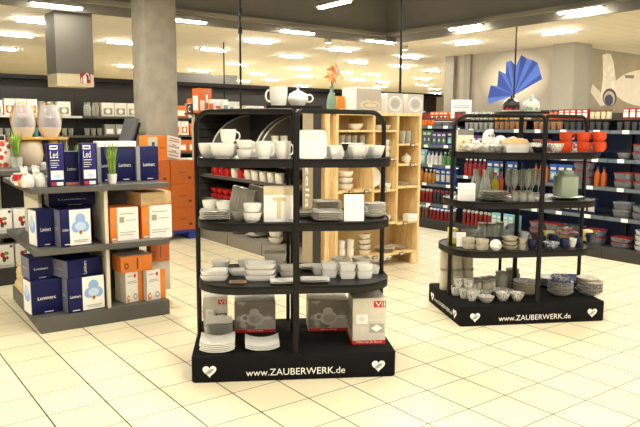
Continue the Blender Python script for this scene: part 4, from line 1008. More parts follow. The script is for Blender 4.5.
mklp = lambda: bowl('soup_plate', 'plate', .1, .035, BWF, foot=.6)
def mixed(px, y, kinds, lbl, grp, jit=0):
    p = D(px, y, BZ)
    for i, kd in enumerate(kinds):
        mkx_ = {'b': mkbp, 'c': mkbp2, 'l': mklp}[kd]
        use('sp'+kd, mkx_, (p.x, p.y, p.z+i*.024), AR, ('topmost ' if i == len(kinds)-1 else 'lower ')+{'b': 'stone-grey', 'c': 'blue patterned', 'l': 'lace patterned'}[kd]+' soup plate '+lbl, grp)
def nested(px, y, kinds, lbl, grp): mixed(px, y, kinds, lbl, grp)
nested(525, .28, 'bbbl', 'stacked behind the front post '+rb, 'soup plates behind the post')
nested(560, .22, 'bcbc', 'in the middle right stack '+rb, 'soup plates in the middle')
nested(589.5, .2, 'cbcb', 'in the right end stack '+rb, 'soup plates at the right end')
p = D(560, .22, BZ+.024*3+.036); o = bowl('patterned_bowl', 'bowl', .078, .045, BLUEW, foot=.5); tag(put(o, p, AR), 'blue patterned bowl on top of the middle soup plate stack '+rb, 'bowl')
p = D(588, .2, BZ+.024*3+.036); o = bowl('patterned_bowl', 'bowl', .088, .03, speck('pale_floral', 'd8d2bc', '9aa0a8', 40, .3, .25), foot=.5); tag(put(o, p, AR), 'pale floral bowl on the right end soup plate stack '+rb, 'bowl')
stack('bwp', lambda: plate('blue_plate', 'plate', .14, BLUEC, .02), 4, .016, D(572, .48, BZ), AR, 'large cobalt plate in the stack at back right '+rb, 'cobalt plates')
stack('gwp', lambda: plate('grey_plate', 'plate', .1, GREYC, .016), 5, .0145, D(551, .52, BZ), AR, 'grey plate stacked at the back near the posts '+rb, 'grey plates at the back')

# ================================================================== THE LONG DARK GONDOLA ALONG THE RIGHT
GX, GY0, GL = 6.93, 7.3, 1.1
AG = -PI/2
GD = Fr((GX, GY0), AG)
LEDGE = P('pale_blue_price_rail', '59666e', .4, noise=.03); BACKP = P('blue_black_back_panel', '20263a', .5, noise=.1)
SHA = (.36, .65, .92, 1.2, 1.47); SHB = (.47, .80, 1.115, 1.43)
coolstrip = emit('cool_led_strip', 'bcd4ff', 9)
for k in range(4):
    x0 = k*GL; lev = SHA if k == 0 else SHB
    r = T('shelving_gondola', ['dark shelving section at the far end of the long gondola, beside the wooden shelf', 'dark shelving section behind the left part of the right stand', 'dark shelving section behind the right end of the right stand', 'dark shelving section nearest the right edge, with red-lidded boxes'][k], 'shelving', GD.w(x0, 0), AG)
    MB().box(.002, 0, 0, GL-.002, .55, .13).build('base', CHAR, r)
    MB().box(.002, .5, .13, GL-.002, .53, 1.56).build('back_panel', BACKP, r)
    for x in (.002, GL-.027): MB().box(x, .45, .13, x+.025, .5, 1.56).build('upright', CHAR, r)
    for z in lev:
        b = MB().box(.004, .03, z-.025, GL-.004, .5, z).box(.004, .018, z-.035, GL-.004, .03, z+.004, 1); s_ = b.build('shelf', [CHAR, LEDGE], r)
        for i in range(3):
            x = .15+.37*i+random.uniform(-.06, .06); MB().box(x, .012, z-.034, x+.075, .018, z+.006).build('price_tag', PRICE, s_)
        MB().box(.05, .09, z-.035, GL-.05, .11, z-.027).build('light_strip', coolstrip, s_)
    MB().box(.004, .12, 1.545, GL-.004, .5, 1.56).build('top_shelf', CHAR, r)
LEVNAME = {0: 'base', 1: 'lowest shelf', 2: 'second shelf', 3: 'third shelf', 4: 'fourth shelf', 5: 'upper shelf', 6: 'top'}
SECN = ['far section of the right gondola', 'section of right gondola behind right stand', 'section of right gondola past right stand', 'nearest section of the right gondola']
HUES = {'red': '98251e', 'orange': 'd0661f', 'amber': 'c98a2c', 'white': 'e9e6dc', 'cyan': '8fd0d8', 'green': '4f8a4a', 'purple': '6a4a9a', 'blue': '33589e', 'navy': '222a5a', 'yellow': 'dcc23a', 'grey': '8a8a86', 'dark grey': '3a3a3e', 'pink': 'd596a8', 'beige': 'd3c4a0', 'brown': '7a5236', 'teal': '3f8f98', 'steel': 'b5b5b2'}
def hue(n): return P('goods_'+n.replace(' ', '_'), HUES[n], .4, noise=.08, scale=12)
GOODCLEAR = glass('container_glass', '8f9298', .4, .1)
def g_bottle(c, c2, h=.2, r=.034):
    return lambda: bottle('bottle', 'bottle', r, h*1.08, hue(c), hue(c2))
def g_spice(c, c2, h=.11, r=.028):
    return lambda: jar('spice_jar', 'jar', r, h*.82, hue(c), hue(c2), h*.18, .95)
def g_pack(c, c2, w=.09, d=.06, h=.17):
    return lambda: carton('packet', 'packet', w, d, h*1.15, [hue(c), hue(c2), PAPER], [('front', 'rect', 1, .1, .15, .9, .6), ('front', 'rect', 2, .15, .7, .85, .85), ('front', 'ell', 2, .3, .25, .7, .5)])
def g_tub(c, w=.2, h=.09, mt=None):
    def f():
        o = bowl('food_container', 'container', w/2, h*.86, mt or GOODCLEAR, sq=6, sx=1, sy=.7, foot=.82, curve=.5)
        MB().lathe([(0, h*.86), (w*.51, h*.86), (w*.52, h*.9), (w*.52, h), (w*.49, h), (w*.48, h*.96), (0, h*.96)], 28, 0, None, 6, 1, .7).build('lid', hue(c), o); return o
    return f
def g_glass(c=None, r=.036, h=.1): return lambda: tumbler('drinking_glass', 'glass', r, h, hue(c) if c else CLEAR)
def g_bowl(c=None, r=.09, h=.07): return lambda: bowl('salad_bowl', 'bowl', r, h, hue(c) if c else GOODCLEAR, foot=.5)
def g_pan(c, r=.1, h=.06):
    def f():
        o = bowl('roasting_tin', 'tin', r, h, hue(c), sq=5, sx=1.15, sy=.8, foot=.85, curve=.4)
        MB().tube([(-r*1.1, 0, h*.9), (-r*1.3, -.02, h*.95), (-r*1.3, .02, h*.95), (-r*1.1, 0, h*.9)], .004, 6).build('handle', hue('steel'), o); MB().tube([(r*1.1, 0, h*.9), (r*1.3, -.02, h*.95), (r*1.3, .02, h*.95), (r*1.1, 0, h*.9)], .004, 6).build('handle', hue('steel'), o); return o
    return f
def g_mill(c, c2, h=.2):
    return lambda: (lambda o: (MB().lathe([(0, h*.78), (.018, h*.8), (.026, h*.88), (.018, h*.97), (0, h)], 14).build('knob', hue(c2), o), o)[1])(tag(MB().lathe([(0, 0), (.03, 0), (.03, h*.1), (.02, h*.4), (.027, h*.7), (.018, h*.78), (0, h*.78)], 14).build('pepper_mill', hue(c)), None, 'mill'))
def row(fr, rz, z, y, x0, specs, where, gap=.008, levels=1, jit=.02):
    """specs: (key, maker, width, facings, stack count, stack height, words) laid side by side from x0 on"""
    x = x0; xe = (math.floor(x0/GL)+1)*GL-.045; q = 0
    while x < xe:
        key, mk_, w, n, st, sh, words_ = specs[q % len(specs)]; q += 1
        if q > len(specs) and x+w > xe: break
        for i in range(n):
            if x+w > xe: break
            for k in range(st):
                p = fr.w(x+w/2, y+random.uniform(-.006, .006), z+k*sh+.001)
                use(key, mk_, p, rz+random.uniform(-jit, jit), words_+' '+where, words_+' '+where)
            x += w+gap
        x += .012
    return x
def wh(k, lv): return 'on the '+lv+', '+SECN[k]
# far section: spice jars, bottles, mills
k = 0
row(GD, AG, 1.471, .1, .08, [('sp_r', g_spice('red', 'dark grey'), .056, 4, 1, 0, 'red spice jar'), ('sp_o', g_spice('orange', 'dark grey'), .056, 4, 1, 0, 'orange spice jar'), ('bk_c', g_tub('white', .16, .068), .16, 2, 1, 0, 'clear white-lidded container')], wh(k, 'upper shelf'))
row(GD, AG, 1.201, .12, .08, [('pk_g', g_pack('green', 'purple', .085, .05, .18), .085, 5, 1, 0, 'green packet'), ('pk_p', g_pack('purple', 'green', .085, .05, .16), .085, 3, 1, 0, 'purple packet'), ('pk_b', g_pack('navy', 'cyan', .085, .05, .17), .085, 2, 1, 0, 'navy packet')], wh(k, 'fourth shelf'))
row(GD, AG, .921, .12, .08, [('pk_c', g_pack('cyan', 'white', .08, .05, .18), .08, 4, 1, 0, 'cyan packet'), ('bt_w', g_bottle('white', 'grey', .17), .07, 4, 1, 0, 'white bottle'), ('bt_g', g_bottle('green', 'white', .17), .07, 3, 1, 0, 'green bottle')], wh(k, 'third shelf'))
row(GD, AG, .651, .12, .08, [('bt_o', g_bottle('orange', 'dark grey', .2), .07, 4, 1, 0, 'orange bottle'), ('bt_a', g_bottle('amber', 'white', .18), .07, 3, 1, 0, 'amber bottle'), ('pk_bw', g_pack('blue', 'white', .085, .05, .19), .085, 4, 1, 0, 'blue packet')], wh(k, 'second shelf'))
row(GD, AG, .361, .12, .08, [('ml_r', g_mill('red', 'beige'), .064, 7, 1, 0, 'red pepper mill'), ('ml_d', g_mill('dark grey', 'red'), .064, 5, 1, 0, 'dark pepper mill')], wh(k, 'lowest shelf'))
row(GD, AG, .131, .12, .08, [('ml_b', g_mill('brown', 'beige', .18), .064, 6, 1, 0, 'brown pepper mill'), ('ml_r2', g_mill('red', 'white', .16), .064, 6, 1, 0, 'red and white pepper mill')], wh(k, 'base'))
row(GD, AG, 1.561, .22, .08, [('sp_r', None, .056, 5, 1, 0, 'red spice jar'), ('pk_o', g_pack('orange', 'dark grey', .08, .05, .1), .08, 5, 1, 0, 'low orange packet')], wh(k, 'top'))
# the section behind the right stand
k = 1; o1 = GL+.06
row(GD, AG, 1.561, .22, o1, [('tm_c', g_glass(None, .034, .1), .07, 5, 1, 0, 'clear tumbler'), ('tm_a', g_glass('amber', .034, .09), .07, 3, 1, 0, 'amber tumbler'), ('sp_b', g_spice('beige', 'brown', .1), .058, 5, 1, 0, 'beige spice jar')], wh(k, 'top'))
row(GD, AG, 1.431, .1, o1, [('tm_g', g_glass('grey', .036, .09), .074, 6, 1, 0, 'grey tumbler'), ('tm_b', lambda: tumbler('drinking_glass', 'glass', .036, .1, glass('brown_glass', 'b8906c', .35, .1)), .074, 7, 1, 0, 'brown tumbler')], wh(k, 'upper shelf'))
row(GD, AG, 1.116, .12, o1, [('pk_p2', g_pack('purple', 'pink', .1, .05, .2), .1, 4, 1, 0, 'purple and pink packet'), ('bt_c', g_bottle('cyan', 'white', .2), .07, 4, 1, 0, 'cyan bottle'), ('pk_n', g_pack('navy', 'white', .1, .05, .16), .1, 2, 1, 0, 'navy and white packet')], wh(k, 'third shelf'))
row(GD, AG, .801, .12, o1, [('bt_r', g_bottle('red', 'white', .22), .07, 5, 1, 0, 'red bottle'), ('pk_bc', g_pack('blue', 'cyan', .1, .05, .19), .1, 5, 1, 0, 'blue and cyan packet')], wh(k, 'second shelf'))
row(GD, AG, .471, .12, o1, [('ml_d', None, .064, 5, 1, 0, 'dark pepper mill'), ('pk_n', None, .1, 3, 1, 0, 'navy and white packet'), ('bt_o', None, .07, 3, 1, 0, 'orange bottle')], wh(k, 'lowest shelf'))
row(GD, AG, .131, .12, o1, [('ml_r', None, .064, 7, 1, 0, 'red pepper mill'), ('pk_c', None, .08, 6, 1, 0, 'cyan packet')], wh(k, 'base'))
# the section past the right end of the right stand
k = 2; o2 = 2*GL+.06
row(GD, AG, 1.561, .22, o2, [('sp_o', None, .058, 4, 1, 0, 'orange spice jar'), ('pk_rw', g_pack('red', 'white', .07, .05, .1), .07, 5, 1, 0, 'red and white packet'), ('sp_b', None, .058, 6, 1, 0, 'beige spice jar')], wh(k, 'top'))
row(GD, AG, 1.431, .1, o2, [('tm_b', None, .074, 5, 1, 0, 'brown tumbler'), ('tm_d', g_glass('dark grey', .036, .095), .074, 7, 1, 0, 'dark tumbler')], wh(k, 'upper shelf'))
row(GD, AG, 1.116, .14, o2, [('tb_o', g_tub('orange', .2, .1), .2, 1, 2, .101, 'orange-lidded container'), ('pk_bl', g_pack('blue', 'white', .13, .06, .16), .13, 3, 1, 0, 'wide blue packet'), ('tb_r', g_tub('red', .21, .085), .22, 1, 2, .086, 'red-lidded glass container')], wh(k, 'third shelf'))
row(GD, AG, .801, .14, o2, [('bt_o', None, .07, 3, 1, 0, 'orange bottle'), ('pk_bc', None, .1, 3, 1, 0, 'blue and cyan packet'), ('tb_r', None, .22, 1, 3, .086, 'red-lidded glass container')], wh(k, 'second shelf'))
row(GD, AG, .471, .14, o2, [('tb_p', g_tub('pink', .2, .09), .21, 2, 2, .091, 'pink-lidded container'), ('pk_n', None, .1, 4, 1, 0, 'navy and white packet')], wh(k, 'lowest shelf'))
row(GD, AG, .131, .15, o2, [('tb_r', None, .22, 2, 2, .086, 'red-lidded glass container'), ('pn_d', g_pan('dark grey', .1, .06), .28, 1, 3, .061, 'dark roasting tin')], wh(k, 'base'))
# nearest section
k = 3; o3 = 3*GL+.04
row(GD, AG, 1.561, .22, o3, [('pk_rw', None, .07, 3, 1, 0, 'red and white packet'), ('pk_y', g_pack('yellow', 'white', .075, .06, .15), .075, 4, 1, 0, 'yellow packet'), ('pk_be', g_pack('beige', 'white', .075, .06, .15), .075, 5, 1, 0, 'beige packet')], wh(k, 'top'))
row(GD, AG, 1.431, .1, o3, [('tm_d', None, .074, 4, 1, 0, 'dark tumbler'), ('bw_c', g_bowl(None, .07, .06), .15, 4, 1, 0, 'clear glass bowl')], wh(k, 'upper shelf'))
row(GD, AG, 1.116, .14, o3, [('bw_b', g_bowl('grey', .08, .07), .17, 1, 1, 0, 'grey bowl'), ('tb_r', None, .22, 3, 2, .086, 'red-lidded glass container')], wh(k, 'third shelf'))
row(GD, AG, .801, .14, o3, [('tb_r', None, .22, 4, 2, .086, 'red-lidded glass container')], wh(k, 'second shelf'))
row(GD, AG, .471, .15, o3, [('tb_g', g_tub('grey', .2, .085), .21, 1, 2, .086, 'grey-lidded glass container'), ('tb_d', g_tub('dark grey', .22, .08), .23, 1, 2, .081, 'dark-lidded glass container'), ('tb_r', None, .22, 2, 1, .086, 'red-lidded glass container')], wh(k, 'lowest shelf'))
row(GD, AG, .131, .16, o3, [('tb_rl', g_tub('red', .22, .06), .23, 1, 2, .061, 'low red-lidded container'), ('pn_s', g_pan('steel', .12, .055), .34, 1, 4, .056, 'steel roasting tin'), ('tb_rl', None, .23, 1, 3, .061, 'low red-lidded container')], wh(k, 'base'))
# wire handles looped over the yellow packets
for i in range(3):
    r_ = MB().tube([(.09*math.cos(t), 0, .12*math.sin(t)) for t in [PI*j/10 for j in range(11)]], .005, 6).build('basket_handle', hue('beige'))
    p = GD.w(o3+.3+.2*i, .4, 1.567); tag(put(r_, p, AG), 'beige loop handle behind the yellow packets, '+['first', 'second', 'third'][i]+' from the dark tumblers', 'handle')
# white sign card on the gondola top
p = GD.at(461, .3, 1.56)
r = T('shop_sign', 'white sign card with red text standing on the gondola behind the right stand', 'sign', p, AG+.9)
b = MB().box(-.14, 0, .02, .14, .006, .28); M = axes((0, -.001, 0), (1, 0, 0), (0, 0, 1))
for i, (v, k_, mm) in enumerate(((.24, .7, 2), (.19, .85, 1), (.165, .8, 1), (.12, .8, 2), (.09, .7, 2), (.06, .6, 2))): b.plate_on(M, rect(-.14*k_, v, .14*k_, v+.012), mm)
b.build('card', [PAPER, P('coral_print', 'd06a50', .5), INKG], r)
MB().tube([(0, .01, 0), (0, .01, .1)], .006, 6).build('foot', BLACK, r)

# ================================================================== THE WOODEN SHELF
WX0, WY0 = 3.70, 5.03
WF = Fr((WX0, WY0), 0)
WH, WD = 1.6, .40
def wl(X): return X-WX0
C0, C1, C2, C3 = .26, .72, 1.045, 1.375
r = T('wooden_shelf', 'tall pale wooden shelf full of white crockery behind the near stand', 'shelf unit', WF.w(0, 0), 0)
MB().box(C3-.03, 0, 0, C3, WD, WH-.03).build('side_panel', WOOD, r)
MB().box(C0-.03, 0, 0, C0, WD, WH-.03).build('side_panel', WOOD, r)
MB().box(C0-.03, 0, WH-.03, C3+.005, WD, WH).build('top_board', WOOD, r)
for x in (C1, C2): MB().box(x-.011, .005, .452, x+.011, WD-.015, WH-.03).build('divider', WOOD, r)
MB().box(C0, WD-.015, .05, C3-.03, WD, WH-.03).build('back_panel', P('pale_back_board', 'e6cc98', .6, noise=.08, scale=6), r)
for x in (.0, .1): MB().box(x, 0, 0, x+.055, .06, WH-.02).build('post', WOOD, r)
MB().box(0, .0, WH-.02, C0, .3, WH).box(.0, .0, .1, .155, .05, .15).build('cross_bar', WOOD, r)
MB().box(C3-.10, -.003, 0, C3, .03, .115).build('foot', WOOD, r)
TAGM = P('dark_price_holder', '4a4238', .5, noise=.05)
def wshelf(x0, x1, z, tags):
    s_ = MB().box(x0, 0.004, z-.02, x1, WD-.015, z).build('shelf', WOOD, r)
    for x in tags:
        t_ = MB().box(x-.03, -.006, z-.032, x+.03, .004, z+.002).box(x-.022, -.0068, z-.024, x+.022, -.005, z-.006, 1).build('price_holder', [TAGM, PAPERG], r)
wshelf(C0, C1-.011, .83, (.42, .62)); wshelf(C0, C1-.011, 1.28, (.5,)); wshelf(C0, C1-.011, 1.425, ()); wshelf(C0, C1-.011, .472, (.5,))
wshelf(C1+.011, C2-.011, 1.143, (.96,)); wshelf(C1+.011, C2-.011, .815, (.86,)); wshelf(C1+.011, C2-.011, .472, (.86,)); wshelf(C1+.011, C2-.011, 1.425, ())
wshelf(C2+.011, C3-.03, 1.285, (1.25,)); wshelf(C2+.011, C3-.03, 1.075, (1.25,)); wshelf(C2+.011, C3-.03, .839, ()); wshelf(C2+.011, C3-.03, .459, (1.17,))
wshelf(C0, C3-.03, .14, (.75, 1.12))
def WP(px, y, z): return WF.at(px, y, z+.001)
wn = 'in the wooden shelf'
CW = WHITE
mkwb = lambda: bowl('white_bowl', 'bowl', .085, .06, CW, foot=.5); mksbw = lambda: bowl('small_bowl', 'bowl', .06, .05, CREAM, foot=.5)
for i, px in enumerate((356, 364)): use('wwb', mkwb, WP(px-1, .12+.12*i, 1.425), 0, ['left', 'right'][i]+' white bowl under the top board '+wn, None)
for i, px in enumerate((378, 388)): use('wsb', mksbw, WP(px, .12, 1.425), 0, ['left', 'right'][i]+' small cream bowl under the top board '+wn)
for i, px in enumerate((342, 348, 354, 362, 370)): use('wtm', lambda: tumbler('drinking_glass', 'glass', .03, .09, CLEAR), WP(px, .1, 1.28), 0, 'clear tumbler in left column '+wn, 'tumblers in the left column')
for i, px in enumerate((402, 408, 414)): use('wtb', lambda: tumbler('drinking_glass', 'glass', .032, .13, CLEAR), WP(px, .1, 1.285), 0, ['left', 'middle', 'right'][i]+' tall clear tumbler in right column '+wn)
for i, px in enumerate((401, 405)): use('wtg', lambda: tumbler('drinking_glass', 'glass', .032, .13, CLEAR), WP(px, .26, 1.285), 0, 'clear tumbler at the back of right column '+wn, 'back tumblers of the right column')
mksug = lambda: teapot('sugar_pot', 'pot', .048, .1, CW, False)
for i, px in enumerate((406.5, 415)): use('sug', mksug, WP(px, .12, 1.075), 0, ['left', 'right'][i]+' white lidded sugar pot in right column '+wn)
stack('wpl', lambda: plate('round_plate', 'plate', .08, CW), 2, .012, WP(403.5, .15, .839), 0, 'round white plate in right column '+wn, 'round plates right column')
o = carton('picture_carton', 'box', .13, .12, .22, [P('dark_picture', '4d3b2e', .5, noise=.3, scale=14), PAPERG], [('front', 'rect', 1, 0, 0, .5, .12)]); tag(put(o, WP(408, .24, .459), 0), 'dark picture carton in right column '+wn, 'box')
o = carton('white_carton', 'box', .13, .09, .075, [PAPER, INKG], [('front', 'rect', 1, .1, .4, .9, .45)]); tag(put(o, WP(408, .08, .459), 0), 'low white carton before the dark picture carton '+wn, 'box')
mkwc = lambda: cup('coffee_cup', 'cup', .034, .06, CW)
for k, z in enumerate((0, .061, .122)):
    use('wcc', mkwc, WP(389, .1, 1.143+z), -.4, ['bottom', 'middle', 'top'][k]+' coffee cup of the stack of three in middle column '+wn)
use('wtp', lambda: teapot('teapot', 'teapot', .044, .11, CW), WP(381, .25, .815), 0, 'white teapot in middle column '+wn)
for i, px in enumerate((382, 391)): use('wcc', mkwc, WP(px, .07, .815), -.3, ['left', 'right'][i]+' coffee cup before the teapot '+wn)
use('wbb', lambda: bowl('white_bowl', 'bowl', .07, .07, CREAM, foot=.6, curve=.4), WP(386, .12, .472), 0, 'deep cream bowl in middle column '+wn)
for k in range(3): use('wdb2', lambda: bowl('deep_bowl', 'bowl', .085, .06, CW, foot=.6, curve=.45), WP(345, .14, .83+k*.061), 0, ['bottom', 'middle', 'top'][k]+' deep white bowl of the stack in left column '+wn)
o = plate('round_plate', 'plate', .105, CW, .016); upright(o, WP(369, .16, .83+.107), 0, .2); tag(o, 'round white plate standing upright in left column '+wn, 'plate')
MBp = lambda: cup('mug', 'mug', .04, .09, CW, foot=.8, curve=.3)
for i, px in enumerate((347, 357)): use('wmg', MBp, WP(px, .12, .472), 0, ['left', 'right'][i]+' white mug on the low left shelf '+wn)
o = carton('orange_carton', 'box', .16, .14, .2, [P('amber_carton', 'c98a3c', .5), PAPER], [('front', 'rect', 1, .1, .6, .9, .9)]); tag(put(o, WP(371, .2, .472), 0), 'amber carton on the low left shelf '+wn, 'box')
for k in range(2):
    for i, px in enumerate((341, 350)):
        use('wmg', MBp, WP(px, .12, .14+k*.0905), .4*i+k, ['lower', 'upper'][k]+' '+['left', 'right'][i]+' mug of the piled mugs on the bottom board '+wn)
for k in range(4): use('wdb3', lambda: bowl('cereal_bowl', 'bowl', .068, .055, CREAM, foot=.65, curve=.35), WP(364, .12, .14+k*.0555), 0, ('topmost' if k == 3 else 'lower')+' cream bowl in the bottom board stack '+wn, None if k == 3 else 'cream bowls bottom board')
stack('wop', lambda: plate('round_plate', 'plate', .11, CREAM, .018), 3, .013, WP(385, .14, .14), 0, 'round cream plate, left bottom stack '+wn, 'left bottom plates')
stack('wop', None, 2, .013, WP(403, .18, .14), 0, 'round cream plate, right bottom stack '+wn, 'right bottom plates')
# on top of the wooden shelf
TZ = WH+.001
def dinner(w, n):
    pr = [('front', 'rect', 1, .0, .0, 1, 1)]
    for i in range(n):
        c = (i+.5)/n; h_ = .42/n
        pr += [('front', 'ell', 2, c-h_, .1, c+h_, .86), ('front', 'ell', 1, c-h_*.86, .15, c+h_*.86, .8), ('front', 'ell', 3, c-h_*.6, .25, c+h_*.6, .68)]
    return carton('dinnerware_carton', 'box', w, .2, .2, [PAPER, P('lilac_grey_print', 'c4beb8', .5, noise=.06, scale=8), PAPER, P('plate_well_print', 'b0a9a2', .5, noise=.04)], pr)
def cutlery():
    return carton('dinnerware_carton', 'box', .34, .2, .245, [PAPER, P('warm_grey_print', 'bab0a4', .5, noise=.1, scale=8), P('gold_print', 'c9a050', .4), PAPERG],
        [('front', 'rect', 1, .06, .05, 1, .93), ('front', 'ell', 3, .2, .1, .95, .5), ('front', 'ell', 2, .3, .15, .9, .4), ('front', 'ell', 3, .36, .19, .84, .36), ('front', 'ell', 2, .5, .45, .8, .62), ('front', 'ell', 1, .53, .48, .77, .59)])
tag(put(cutlery(), WP(360, .13, WH), 0), 'tall grey carton with gold plate rims on top of the wooden shelf', 'box')
tag(put(dinner(.22, 1), WP(388.5, .16, WH), 0), 'grey carton with a plate picture beside the tall carton on the wooden shelf', 'box')
tag(put(dinner(.235, 1), WP(408.5, .16, WH), 0), 'grey carton with a plate picture at right end of the wooden shelf top', 'box')
o = carton('orange_pack', 'box', .09, .1, .155, [P('amber_pack', 'd8922c', .4), ORANGE, PAPER], [('front', 'ell', 1, .2, .3, .8, .7), ('front', 'rect', 2, .2, .1, .8, .2)]); tag(put(o, WP(339.5, .22, WH), 0), 'amber pack beside the green vase on top of the wooden shelf', 'box')
vp = WP(331.5, .12, WH)
r = T('vase', 'sage green glass vase holding orange lilies on top of the wooden shelf', 'vase', vp)
MB().lathe([(0, 0), (.042, 0), (.048, .02), (.046, .1), (.036, .15), (.018, .185), (.017, .225), (.023, .24), (.02, .24), (.013, .225), (.014, .185), (0, .16)], 22).build('vase_body', glass('green_vase_glass', '86a48a', .7, .12), r)
t = T('lily_bunch', 'bunch of artificial orange lilies standing in the sage green vase', 'flowers', (vp.x, vp.y, vp.z+.2))
STEM = P('stem_green', '5d7034', .6)
for i, (dx, dz, dy) in enumerate(((-.03, .12, -.02), (.0, .19, .0), (.045, .21, .01), (.06, .15, -.02))):
    MB().tube([(0, 0, .0), (dx*.3, dy*.3, dz*.6), (dx, dy, dz)], .0035, 6).build('stem', STEM, t)
    b = MB(); yaw_ = [-.8, 0, .6, 1.0][i]
    for k in range(6):
        a = 2*PI*k/6; Mx = tr(dx, dy-.005, dz) @ Matrix.Scale(1.2, 4) @ Matrix.Rotation(yaw_*.4, 4, 'Z') @ Matrix.Rotation(1.0, 4, 'X') @ Matrix.Rotation(a, 4, 'Z')
        vs = []
        for q in range(6):
            u_ = q/5; wd_ = .017*math.sin(PI*min(.96, .15+u_*.85)); zz = .045*u_-.045*u_*u_*1.1+.004
            vs += [(.062*u_, -wd_, zz), (.062*u_, wd_, zz)]
        b.add(vs, [(2*q, 2*q+1, 2*q+3, 2*q+2) for q in range(5)], k % 2, Mx)
    fl = b.build('blossom', [P('lily_petal', 'e5ac7c', .5, noise=.1, scale=30), P('lily_petal_deep', 'd07a3c', .5, noise=.1, scale=30)], t)

# ================================================================== THE GREY GONDOLA BEHIND THE NEAR STAND
GGF = Fr((3.87, 7.9), -PI/2); GGL = 2.4
r = T('shelving_gondola', 'grey gondola with arched dividers and red mugs behind the near stand', 'shelving', GGF.w(0, 0), -PI/2)
MB().box(0, 0, 0, GGL, .75, .14).build('base', GREYG, r)
for x in (.8, 1.6): MB().box(x-.004, -.003, 0, x+.004, 0, .14).build('base_seam', CHAR, r)
MB().box(0, .62, .14, GGL, .66, 1.6).build('back_panel', CHAR, r)
b = MB().box(-.03, 0, .0, 0, .66, 1.6)
for z in [i*.1+.2 for i in range(14)]: b.box(-.004, .01, z, .002, .65, z+.012, 1)
b.build('end_panel', [CHAR, BLACK], r)
MB().box(-.09, -.02, 0, -.03, .04, 1.62).build('beige_post', P('beige_post', 'b9a988', .5, noise=.04), r)
for z in (.52, .83, 1.04):
    s_ = MB().box(0, .05, z-.025, GGL, .62, z).box(0, .04, z-.03, GGL, .05, z+.006, 1).build('shelf', [GREYG, P('dark_rail', '4a463f', .5)], r)
for x in (GGF.lx(213, .08, 1.1), GGF.lx(256, .08, 1.1), GGF.lx(261, .08, 1.1)):
    b = MB(); n = 14
    def arc(R0): return [(.64-R0*math.sin(PI/2*i/n), 1.04+(R0*.92)*(math.cos(PI/2*i/n))) for i in range(n+1)]
    out = arc(.6)
    b.prism([(y, z) for y, z in out]+[(.64, 1.04)], -.006, .006, 0, axes((x, 0, 0), (0, 1, 0), (0, 0, 1)))
    d_ = b.build('arched_divider', P('grey_divider', '6c675e', .4, noise=.05), r)
    MB().tube([(x, y, z) for y, z in out], .011, 8).build('light_edge', P('pale_edge', 'c8c2b4', .4), d_)
MB().box(-.3, -.02, 1.6, GGL, .75, 1.62).build('top_board', CHAR, r)
s_ = MB().box(-.16, -.05, 1.60, -.02, -.03, 1.74); s_.text('C', axes((-.09, -.0505, 1.67), (1, 0, 0), (0, 0, 1)), None, .08, 1)
s_.build('letter_sign', [CHAR, PAPER], r)
# taupe board with the white vertical word, standing against the side of the wooden shelf
q1, q2 = on(0, 3.655, 302.5, 180).y, on(0, 3.655, 312.5, 180).y
r = T('lettered_board', 'tall taupe board with a white vertical word beside the wooden shelf posts', 'sign', (3.675, (q1+q2)/2, 0), -PI/2)
hw = abs(q1-q2)/2
pb = MB().box(-hw, -.02, .0, hw, .015, 1.585); pb.text('Porzellan', axes((0, -.0212, 1.0), (1, 0, 0), (0, 0, 1)) @ Matrix.Rotation(-PI/2, 4, 'Z'), .85, hw*.75, 1)
pb.build('board', [P('taupe_board', '9a8a6c', .6, noise=.05), PAPER], r)
MB().box(hw, -.012, 0, hw+.09, .015, 1.585).build('dark_edge', CHAR, r)
def GG(px, y, z): return GGF.at(px, y, z+.001)
gg = 'on the grey gondola'
mkred = lambda: cup('red_mug', 'mug', .055, .1, P('red_glaze', 'b41f1c', .25), foot=.8, curve=.3, ha=-PI/2); mkcrm = lambda: cup('cream_mug', 'mug', .055, .11, CREAM, foot=.8, curve=.3)
for k, z in enumerate((.83, )):
    for i, px in enumerate((217, 223, 229, 235.5, 242, 249, 256, 264, 272, 280)):
        y = .14
        if i < 5: use('rdm', mkred, GG(px, y, z), i*.5-PI/2, 'red mug in the front row of the middle shelf '+gg, 'red mugs front row') if i not in (3,) else use('crm', mkcrm, GG(px, y, z), -1.6, 'cream mug among the red mugs of the middle shelf '+gg)
        else: use('crm', mkcrm, GG(px, y, z), -1.6+i, 'cream mug in the front row of the middle shelf '+gg, 'cream mugs front row')
    for i, px in enumerate((219, 226, 234, 243, 252)):
        use('rdm', mkred, GG(px, .34, z), i-PI/2, 'red mug in the back row of the middle shelf '+gg, 'red mugs back row')
for i, px in enumerate((216, 221.5, 227.5, 234)):
    use('rdb', lambda: bowl('red_bowl', 'bowl', .07, .07, P('red_glaze', 'b41f1c', .25)), GG(px, .16, .52), 0, 'red bowl on the lowest shelf '+gg, 'red bowls')
    use('rdb', None, GG(px, .16, .52+.0715), 0, 'upper red bowl on the lowest shelf '+gg, 'upper red bowls')
for k in range(4): use('gcb', lambda: bowl('cream_bowl', 'bowl', .085, .07, CREAM, foot=.6, curve=.45), GG(276, .14, .142+k*.034) if 0 else GG(276, .14, .142+k*.071), 0, ('topmost' if k == 3 else 'lower')+' cream bowl stacked on the base board '+gg, None if k == 3 else 'cream bowls on the base')
for i, px in enumerate((242, 256)): use('gpl', lambda: plate('oval_platter', 'plate', .13, GREYC, .03), GG(px, .2, .142), 0, ['left', 'right'][i]+' flat grey platter on the base board '+gg)
for i, px in enumerate((246, 254, 262, 281)):
    use('crm', mkcrm, GG(px, .2, .52), i, 'cream mug on the lowest shelf '+gg, 'cream mugs lowest shelf')
